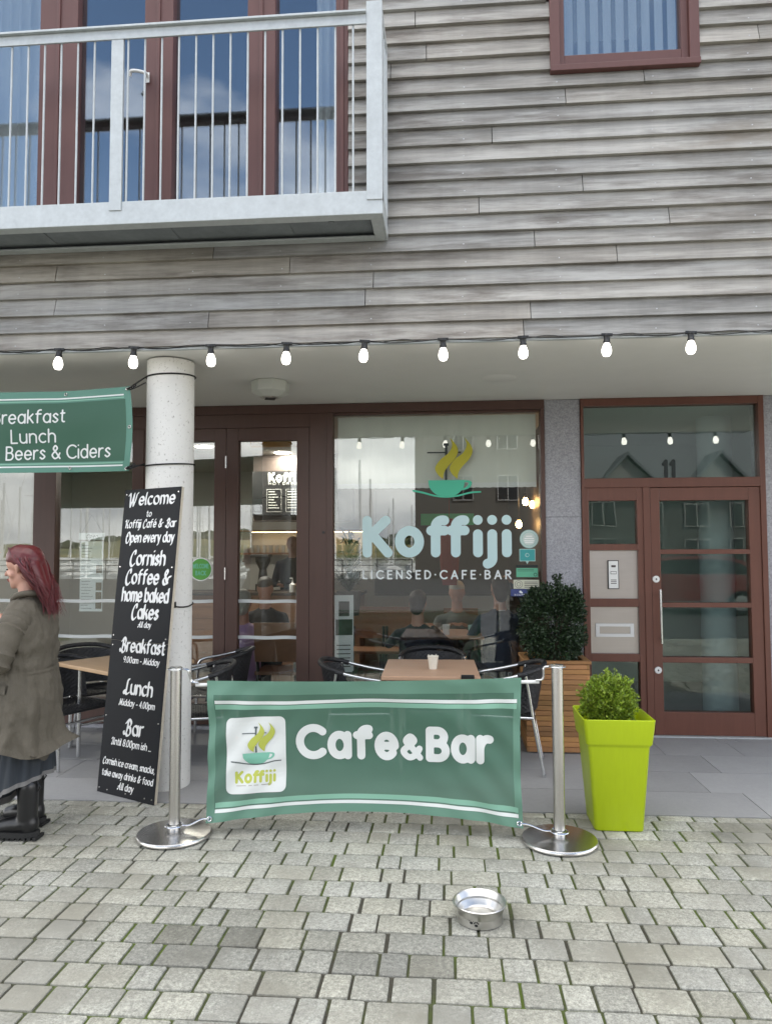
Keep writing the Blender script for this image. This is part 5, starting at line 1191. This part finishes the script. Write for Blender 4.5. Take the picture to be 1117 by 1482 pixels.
q = MB(); q.lathe([(0, .002), (.027, .002), (.0275, 0), (.039, .088), (.0415, .090), (.0405, .093), (.037, .090), (.026, .006), (0, .006)], (0, 0, 0), 28)
for k in range(7): a = k*.9; q.box(.036*math.cos(a)-.003, .036*math.cos(a)+.003, .036*math.sin(a)-.003, .036*math.sin(a)+.003, .088, .099+.004*(k % 2))
o = q.build('paper_cup', M['cupw'], smooth=True); o.location = (-.112, .72, .742); tag(o, 'small white paper cup on the right-hand outdoor table', 'cup')
q = MB(); q.box(-.045, .045, -.008, .008, -.014, .008); q.box(-.045, .045, -.006, .012, .008, .012); o = q.build('table_clip', M['black'], bevel=.002); o.location = (.13, .386, .744); tag(o, 'black table clip on the front edge of the right-hand outdoor table', 'clip')
def bistro_chair(lab, x, y, rz, first=[None]):
    if first[0]: return dup(first[0], (x, y, 0), rz, lab)
    t = thing('bistro_chair', lab, 'chair', (x, y, 0), rz, 'aluminium bistro chairs with black woven seats'); first[0] = t
    def mir(ps): return [(p[0], -p[1], p[2]) for p in ps]
    left = [(.245, .265, .006), (.235, .262, .30), (.222, .258, .56), (.205, .257, .625), (.16, .258, .652), (.05, .264, .672), (-.08, .270, .700), (-.18, .255, .728), (-.265, .185, .752), (-.305, .075, .765)]
    ring = bez(left+mir(left)[::-1], 6)
    q = MB(); q.tube(ring, .0125, 12); q.build('arm_frame', M['chrome'], t, smooth=True)
    wr = [p for p in ring if p.x < -.115]
    q = MB(); q.tube(wr, [.019+.0012*(i % 2) for i in range(len(wr))], 12); q.build('wrapped_back_rail', M['rattan'], t, smooth=True)
    for s in (1, -1):
        q = MB(); q.tube([(-.29, s*.235, .006), (-.22, s*.235, .40), (-.19, s*.238, .60), (-.17, s*.252, .715)], .0115, 12); q.lathe([(.0, 0), (.015, 0), (.015, .02)], (-.29, s*.235, 0), 12); q.build('rear_leg', M['chrome'], t, smooth=True)
        q = MB(); q.tube([(.235, s*.258, .42), (-.225, s*.238, .41)], .010, 10); q.build('seat_rail', M['chrome'], t, smooth=True)
    q = MB(); q.tube([(.228, -.255, .33), (.228, .255, .33)], .009, 10); q.tube([(-.235, -.232, .33), (-.235, .232, .33)], .009, 10); q.build('stretcher', M['chrome'], t, smooth=True)
    # woven seat: strands over and under on a slightly dished pad
    def seat(u, v):
        x, y = -.225+.47*u, -.235+.47*v; r = 1-min(1, (abs(2*u-1)**5+abs(2*v-1)**5))
        wv_ = .0035*math.sin(u*26*PI)*math.sin(v*26*PI)
        return (x, y, .435-.018*math.sin(PI*u)*math.sin(PI*v)-.020*(1-r)+wv_)
    q = MB(); q.grid(seat, 78, 78); q.grid(lambda u, v: (lambda p: (p[0], p[1], .408+0*p[2]))(seat(1-u, v)), 10, 10); q.tube([(-.225, -.235, .412), (.245, -.235, .412), (.245, .235, .412), (-.225, .235, .412)], .012, 8, closed=True); q.build('seat', M['rattan'], t, smooth=True)
    def back(off):
        def f(u, v):
            a = (u-.5)*2; y = .245*math.sin(a*1.25)/math.sin(1.25); xx = -.295+.135*(1-math.cos(a*1.25))/(1-math.cos(1.25))
            zz = .44+(.30-.03*a*a)*v; wv_ = .0035*math.sin(u*28*PI)*math.sin(v*20*PI)
            return (xx+.055*(1-v)+off+wv_, y*(1-.04*(1-v)), zz)
        return f
    q = MB(); q.grid(back(0), 84, 60); q.grid(lambda u, v: back(-.012)(1-u, v), 84, 60); q.build('backrest', M['rattan'], t, smooth=True)
    return t
bistro_chair('bistro chair left of the cup table, behind the middle of the green banner', -.66, .93, .06)
bistro_chair('bistro chair right of the cup table, in front of the timber planter', .40, .92, PI-.10)
bistro_chair('bistro chair at the far side of the cup table by the big window', -.13, 1.43, -PI/2+.03)
bistro_chair('bistro chair just right of the concrete column, behind the left barrier post', -1.90, .68, PI+.34)
bistro_chair('bistro chair close to the folding door, behind the chair by the column', -1.98, 1.50, PI+.06)
bistro_chair('bistro chair directly behind the red-haired woman, at the near left of the left table', -2.93, .86, -.45)
bistro_chair('bistro chair by the side window, at the far left of the left table', -3.08, 1.52, -.75)

# ---- the woman in the long coat, facing left
t = thing('person', 'woman with wind-blown burgundy hair in a long olive coat and black boots, facing left', 'person', (-2.445, -.57, 0))
hp, P = head_prims((-.025, 0, 1.505), (-1, 0, 0), 1.0, 0, .12)
pr = list(hp)
pr += [((.02, 0, 1.30), (-.005, 0, 1.42), .056, .052, 0), ((.015, -.10, 1.235), (.015, .10, 1.235), .05, .05, 1), ((-.005, 0, 1.20), (-.005, 0, .90), .088, .085, 1), ((-.005, -.06, 1.17), (-.0, -.06, .85), .07, .085, 1), ((-.005, .06, 1.17), (.0, .06, .85), .07, .085, 1)]
for s, fx in ((-1, .04), (1, -.03)): pr += [((.02, s*.09, .84), (.02+fx*.5, s*.09, .47), .10, .062, 1), ((.02+fx*.5, s*.09, .47), (.05+fx, s*.09, .10), .056, .04, 1), ((.05+fx, s*.09, .07), (-.08+fx, s*.10, .045), .045, .036, 1)]
ARM = {}
for s in (-1, 1):
    S0 = Vector((.015, s*.155, 1.230)); E0 = Vector((-.015 if s < 0 else -.085, s*.255, .990)); H0 = Vector((-.062, s*.190, 1.160)) if s < 0 else Vector((-.22, .06, 1.14)); ARM[s] = (S0, E0, H0)
    d = (H0-E0).normalized(); pr += [(S0, E0, .040, .036, 1), (E0, H0, .034, .027, 1)]+hand(H0+d*.0, ((d+Vector((-.25, .25, .2))) if s < 0 else d).normalized(), Vector((.25, s*1.0, .25)), .96, 0, .55, 1 if s < 0 else -1)
organic('body', pr, .0075, [M['skin'], M['skirt']], t, 4)
for s in (-1, 1):
    q = MB(); c_ = P(.079, s*.033, .004); q.lathe([(0, -.0055), (.006, -.004), (.0085, 0), (.006, .004), (0, .0055)], c_, 14); q.build('eye', M['black'], t, smooth=True)
q = MB(); q.tube([P(.094, -.016, -.0545), P(.100, 0, -.053), P(.094, .016, -.0545)], .0045, 6); q.tube([P(.091, -.014, -.0625), P(.097, 0, -.063), P(.091, .014, -.0625)], .005, 6); q.build('lips', M['lip'], t, smooth=True)
# hair: a base mass plus many blown locks
rh = random.Random(8)
hr = MB()
PH = lambda a, b_, d: P(a if a > -.08 else -.08+(a+.08)*.60, b_, d)
base = [(PH(-.03, 0, .045), PH(.01, 0, .062), .094, .083, 0), (PH(-.06, -.03, .0), PH(-.115, -.02, -.13), .062, .044, 0), (PH(-.06, .03, .0), PH(-.12, .02, -.13), .062, .042, 0), (PH(-.115, 0, -.12), PH(-.165, 0, -.225), .042, .014, 0), (PH(-.01, -.062, .05), PH(-.03, -.082, -.03), .040, .030, 0)]
ho = organic('hair', base, .008, [M['hair_red']], t, 3)
for i in range(420):
    sd_ = rh.choice([-1, 1]) if i % 4 else -1; a = rh.uniform(-.3, 1.0)
    s0 = PH(.055-.10*max(0, a), sd_*rh.uniform(.003, .05), .128-.035*max(0, a)**2-rh.uniform(0, .012)); w_ = rh.uniform(.7, 1.25)
    p1 = PH(-.005-.085*max(0, a)*w_, sd_*rh.uniform(.080, .098), .050-.02*a); p2 = PH(-.075-.05*rh.random(), sd_*rh.uniform(.068, .100), -.045-rh.uniform(0, .03)); p3 = PH(-.125-.05*rh.random(), sd_*rh.uniform(.03, .075), -.13-.05*rh.random()); p4 = PH(-.150-.075*rh.random(), sd_*rh.uniform(-.01, .06), -.215-.075*rh.random())
    c_ = bez([s0, p1, p2, p3, p4], 4); r0 = rh.uniform(.0022, .0042); hr.tube(c_, [r0*(1-.75*k/(len(c_)-1)) for k in range(len(c_))], 4, rh.choice([0, 0, 1, 2]))
for i in range(150):
    sd_ = rh.choice([-1, -1, 1]); s0 = PH(-.03-.05*rh.random(), sd_*rh.uniform(.05, .095), .06-.12*rh.random())
    p1 = PH(-.10-.05*rh.random(), sd_*rh.uniform(.05, .11), -.05-.05*rh.random()); p2 = PH(-.16-.06*rh.random(), sd_*rh.uniform(.0, .10), -.12-.08*rh.random()); p3 = PH(-.20-.07*rh.random(), sd_*rh.uniform(-.03, .10), -.19-.13*rh.random())
    c_ = bez([s0, p1, p2, p3], 5); hr.tube(c_, [.0013*(1-.7*k/(len(c_)-1)) for k in range(len(c_))], 3)
hr.build('hair_locks', [M['hair_red'], M['hair_deep'], M['hair_bright']], t, smooth=True)
# coat: lofted shell with folds, blown out behind at the hem
q = MB()
prof = [  # z, front x, back x, half depth y, fold depth
    (1.352, -.045, .075, .060, .000), (1.335, -.065, .092, .080, .000), (1.305, -.072, .125, .150, .001), (1.27, -.078, .150, .190, .003), (1.22, -.090, .170, .202, .006), (1.14, -.110, .185, .205, .009), (1.06, -.140, .188, .200, .010), (.98, -.145, .182, .195, .009), (.93, -.150, .185, .198, .008),
    (.90, -.158, .196, .205, .012), (.84, -.165, .212, .215, .017), (.76, -.172, .225, .228, .022), (.68, -.178, .228, .238, .026), (.60, -.185, .215, .246, .030), (.54, -.195, .205, .255, .034), (.505, -.205, .215, .262, .036)]
def prof_at(v):
    k = v*(len(prof)-1); i = min(int(k), len(prof)-2); f = k-i; return [prof[i][c]*(1-f)+prof[i+1][c]*f for c in range(5)]
def coat(off=0):
    def f(u, v):
        z, xf, xb, dy, fo = prof_at(v); a = u*2*PI; xb -= .035*min(1, v*5)
        cx, rx = (xf+xb)/2, (xb-xf)/2
        fold = fo*(.42*math.sin(a*6+2.4*math.sin(v*4)+v*1.5)+.30*math.sin(a*11+v*3+1)+1.5*noise.noise(Vector((math.cos(a)*2.2, math.sin(a)*2.2, v*2.2))))
        crease = .007*noise.noise(Vector((math.cos(a)*3+z*3, math.sin(a)*3, z*9)))*1.7+.007*noise.noise(Vector((math.cos(a)*7, math.sin(a)*7+z*7, z*20)))
        crease += .007*math.sin(z*62+5*math.cos(a+.6)+4*noise.noise(Vector((math.cos(a)*2, math.sin(a)*2, z*4))))*math.exp(-((z-1.06)/.13)**2)*(1-.3*math.cos(a))
        flare = max(0, (v-.80)/.20)**1.6
        bk = max(0, math.cos(a))**2*flare
        rr = 1+(fold+crease*(1 if v > .15 else .3))/rx*.8-off
        x = cx+rx*math.cos(a)*rr+.070*bk; y = dy*math.sin(a)*(1+(fold+crease)/dy-off)
        z2 = z+.030*flare*math.sin(a*3+1)+.02*fold*20*flare*.5-.030*bk
        return (x, y, z2)
    return f
NU, NV = 150, 110
q.grid(coat(), NU, NV); q.grid(lambda u, v: coat(.05)(1-u, v*.995+.004), 90, 60)
# sleeves
for s in (-1, 1):
    S0, E0, H0 = ARM[s]; path = bez([S0+Vector((.01, -s*.03, .0)), S0*.6+E0*.4+Vector((.012, s*.012, 0)), E0+Vector((.004, s*.01, -.008)), E0*.55+H0*.45+Vector((-.012, 0, -.012)), H0*.88+E0*.12], 9); n = len(path)
    rad = []
    for i in range(n):
        f = i/(n-1); rad.append((.082*(1-f)+.050*f)*(1+.07*math.sin(i*1.9)*(.4+f)+.05*math.sin(i*3.7+1)))
    q.tube(path, rad, 20)
# collar, lapel, half belt, pocket flap
q.tube(bez([(-.055, -.03, 1.27), (-.04, -.068, 1.335), (.03, -.085, 1.362), (.085, -.03, 1.362), (.088, .03, 1.362), (.03, .085, 1.362), (-.04, .068, 1.335), (-.055, .03, 1.27)], 6), .018, 10)
co = q.build('coat', M['coat'], t, smooth=True)
cf = coat(0)
def surf(u0, u1, v0, v1, lift): return lambda u, v: (lambda p, c: (c[0]+(p[0]-c[0])*(1+lift), p[1]*(1+lift), p[2]))(cf(u0+(u1-u0)*u, v0+(v1-v0)*v), ((prof_at(v0)[1]+prof_at(v0)[2])/2, 0, 0))
q = MB(); q.grid(surf(.64, .76, .645, .685, .055), 20, 4); q.grid(surf(.63, .77, .638, .648, .05), 20, 2); q.build('pocket_flap', M['coat'], co, smooth=True)
q = MB(); q.grid(surf(-.02, .10, .52, .56, .05), 20, 4); q.grid(surf(.86, .98, .525, .56, .05), 20, 4); q.build('half_belt', M['coat'], co, smooth=True)
# blown coat tail behind
q = MB()
def tail(off):
    return lambda u, v: (.10+.095*u**1.1+.018*math.sin(v*3+1)*u-.03*(1-v)*u, -.20+.25*v+.01*math.sin(u*5), .585-.115*u-.02*math.sin(v*PI*1.5)*u+.012*math.sin(u*7+v*9)-off)
q.grid(tail(0), 24, 24); q.grid(lambda u, v: tail(.006)(1-u, v), 24, 24); q.build('coat_tail', M['coat'], co, smooth=True)
# skirt
def skirt(u, v):
    a = u*2*PI; z = .60-.33*v+.09*(max(0, -math.cos(a)))*-v+.06*v*math.cos(a)
    fo = .010*math.sin(a*13+v)+.008*math.sin(a*7); rx, ry = .125+.03*v+fo, .165+.035*v+fo
    return (.02-.015*v+rx*math.cos(a), ry*math.sin(a), z)
q = MB(); q.grid(skirt, 120, 24, mif=lambda u, v: 1 if v > .90 else 0); q.build('skirt', [M['skirt'], M['skirt_hem']], t, smooth=True)
for s, fx in ((-1, .035), (1, -.045)):
    bx_ = .055+fx
    pr = [((bx_, s*.10, .285), (bx_, s*.10, .11), .056, .054, 0), ((bx_+.005, s*.10, .085), (bx_-.11, s*.105, .070), .056, .046, 0), ((bx_-.10, s*.105, .068), (bx_-.155, s*.11, .062), .046, .040, 0), ((bx_+.012, s*.10, .085), (bx_+.012, s*.10, .06), .052, .050, 0)]
    bo = organic('boot', pr, .009, [M['boot']], t, 3)
    q = MB(); out = [(bx_-.065+(.140 if math.cos(a) > 0 else .145)*math.copysign(abs(math.cos(a))**.8, math.cos(a)), s*.104+.056*math.sin(a)*(1-.1*math.cos(a))) for a in np.linspace(0, 2*PI, 41)[:-1]]
    q.prism(out, lambda x, y: (x, y, .046), lambda x, y: (x, y, .020)); 
    for k in range(9): x = bx_-.19+.031*k; q.box(x, x+.019, s*.104-.046, s*.104+.046, .0055, .021)
    q.build('sole', M['sole'], bo); q = MB(); q.tube([(bx_+.056, s*.10, .26), (bx_+.074, s*.10, .285), (bx_+.056, s*.10, .305)], .004, 6); q.build('pull_tab', M['boot'], bo)
q = MB(); q.tube([P(-.035, -.09, -.02), P(-.035, -.092, -.035)], .006, 8); q.build('earring', M['chrome'], t)

# ================================================================== WHAT STANDS BEHIND THE CAMERA (seen in the glass)
t = thing('quay_railing', 'dark quayside railing reflected in the cafe windows', 'railing', (0, -33.2, 0))
q = MB()
for z in (.45, .80, 1.10): q.tube([(-46, 0, z), (-2, 0, z)], .022, 8)
q.build('rail', M['black'], t)
for i in range(23): q = MB(); q.tube([(-46+2*i, 0, 0), (-46+2*i, 0, 1.12)], .03, 8); q.build('rail_post', M['black'], t)
rb = random.Random(14); first = None
for i in range(72):
    x = -98+5.4*(i % 18)+rb.uniform(-1.0, 1.0)+(i//18)*1.9; y = -58-24*(i//18)+rb.uniform(-3, 3)
    lab = 'white moored sailing boat with a tall bare mast reflected in the cafe glass'
    if first is None:
        t = thing('sailing_boat', lab, 'boat', (x, y, -2.2), PI/2, 'sailing boats moored in the harbour'); first = t
        q = MB(); st = [(-4.5, 1.0, 1.0), (-2, 1.45, .95), (1, 1.4, 1.0), (3.5, .8, 1.15), (5, .05, 1.3)]; vs = []
        for sx, w, h in st: vs += [(sx, -w, h), (sx*.92, -w*.6, -.2), (sx*.92, w*.6, -.2), (sx, w, h)]
        q.add(vs, [(a*4+k, a*4+4+k, a*4+5+k, a*4+1+k) for a in range(4) for k in range(3)]+[(a*4+3, a*4+7, a*4+4, a*4) for a in range(4)]+[(0, 1, 2, 3)]); q.box(-2, 1.8, -.8, .8, 1.0, 1.5); q.build('hull', M['white'], t)
        q = MB(); q.tube([(.6, 0, 1.2), (.6, 0, 13.0)], .13, 6); q.tube([(.6, 0, 2.3), (-3.4, 0, 2.4)], .13, 6); q.tube([(.6, -.8, 8), (.6, .8, 8)], .03, 5); q.tube([(5, 0, 1.3), (.6, 0, 12.8), (-4.4, 0, 1.1)], .02, 4); q.build('mast', M['white'], t)
    else:
        t = dup(first, (x, y, -2.2), rb.choice([-1, 1])*PI/2+rb.uniform(-.12, .12)); k = rb.uniform(.75, 1.15); t.scale = (k, k, k)
def window_set(t, xs, zs, w=1.1, h=1.4):
    for x in xs:
        for z in zs:
            q = MB(); q.box(x, x+w, .0, .06, z, z+h); q.box(x+w/2-.03, x+w/2+.03, .06, .09, z, z+h, 1)
            for a, c, d, e in ((x-.06, x, z-.06, z+h+.06), (x+w, x+w+.06, z-.06, z+h+.06), (x, x+w, z-.06, z), (x, x+w, z+h, z+h+.06)): q.box(a, c, .0, .10, d, e, 1)
            q.build('window', [M['dark_glass'], M['panel']], t)
t = thing('quayside_block', 'tall dark flat-roofed quayside block reflected in the big cafe window', 'building', (0, -35, 0))
q = MB(); q.box(-1.9, 7.2, -10, 0, 0, 10.5); q.build('wall', M['house_wall'], t)
q = MB(); q.box(-2.0, 7.3, -10.1, .1, 10.5, 10.8); q.build('roof', M['slate_roof'], t)
window_set(t, (.4, 3.0, 5.4), (4.6, 7.6))
t = thing('gabled_terrace', 'slate-roofed gabled quayside houses reflected in the glass above the entrance door', 'building', (0, -35, 0))
q = MB(); q.box(7.4, 26, -10, 0, 0, 4.7)
for x in (10.4, 15.6, 20.8): q.prism([(x-2.2, 4.7), (x+2.2, 4.7), (x, 7.0)], lambda u, v: (u, .12, v), lambda u, v: (u, -9, v))
q.build('wall', M['hung_wall'], t)
q = MB(); q.add([(7.3, .4, 4.6), (26.3, .4, 4.6), (26.3, -5, 10.2), (7.3, -5, 10.2), (7.3, -10.4, 4.6), (26.3, -10.4, 4.6)], [(0, 1, 2, 3), (3, 2, 5, 4)])
for x in (10.4, 15.6, 20.8):
    for s in (-1, 1): q.add([(x+s*2.6, .45, 4.5), (x, .45, 7.3), (x, -9, 7.3), (x+s*2.6, -9, 4.5), (x+s*2.6, .45, 4.3), (x, .45, 7.1)], [(0, 1, 2, 3), (0, 4, 5, 1)])
q.build('roof', M['slate_roof'], t)
window_set(t, np.arange(8.4, 25, 2.6), (.9, 3.0), 1.3, 1.3)
t = thing('parked_car', 'red hatchback parked on the quay reflected in the entrance door glass', 'car', (5.9, -11.0, .0), .05)
side = spl((-2.0, .35), (-2.05, .62), (-1.95, .92), (-1.25, 1.0), (-.75, 1.36), (.35, 1.44), (1.25, 1.36), (1.85, 1.0), (1.98, .70), (1.95, .35))
q = MB(); q.prism(side, lambda u, v: (u, -.84+.10*max(0, v-.95), v), lambda u, v: (u, .84-.10*max(0, v-.95), v)); q.build('car_body', M['red_car'], t, bevel=.05, smooth=True)
for s in (-1, 1):
    q = MB(); q.poly(spl((-1.12, 1.0), (-.72, 1.30), (.35, 1.37), (1.2, 1.29), (1.6, 1.0)), lambda u, v: (u, s*(.852-.10*max(0, v-.95)), v)); q.build('car_window', M['dark_glass'], t)
    for x in (-1.25, 1.25):
        q = MB(); q.tube([(x, s*.70, .31), (x, s*.89, .31)], .31, 24); w_ = q.build('wheel', M['tyre'], t); q = MB(); q.tube([(x, s*.86, .31), (x, s*.90, .31)], .19, 16); q.build('rim', M['chrome'], w_)
    q = MB(); q.box(-2.06, -1.98, s*.45, s*.78, .66, .82); q.build('headlight', M['white'], t)
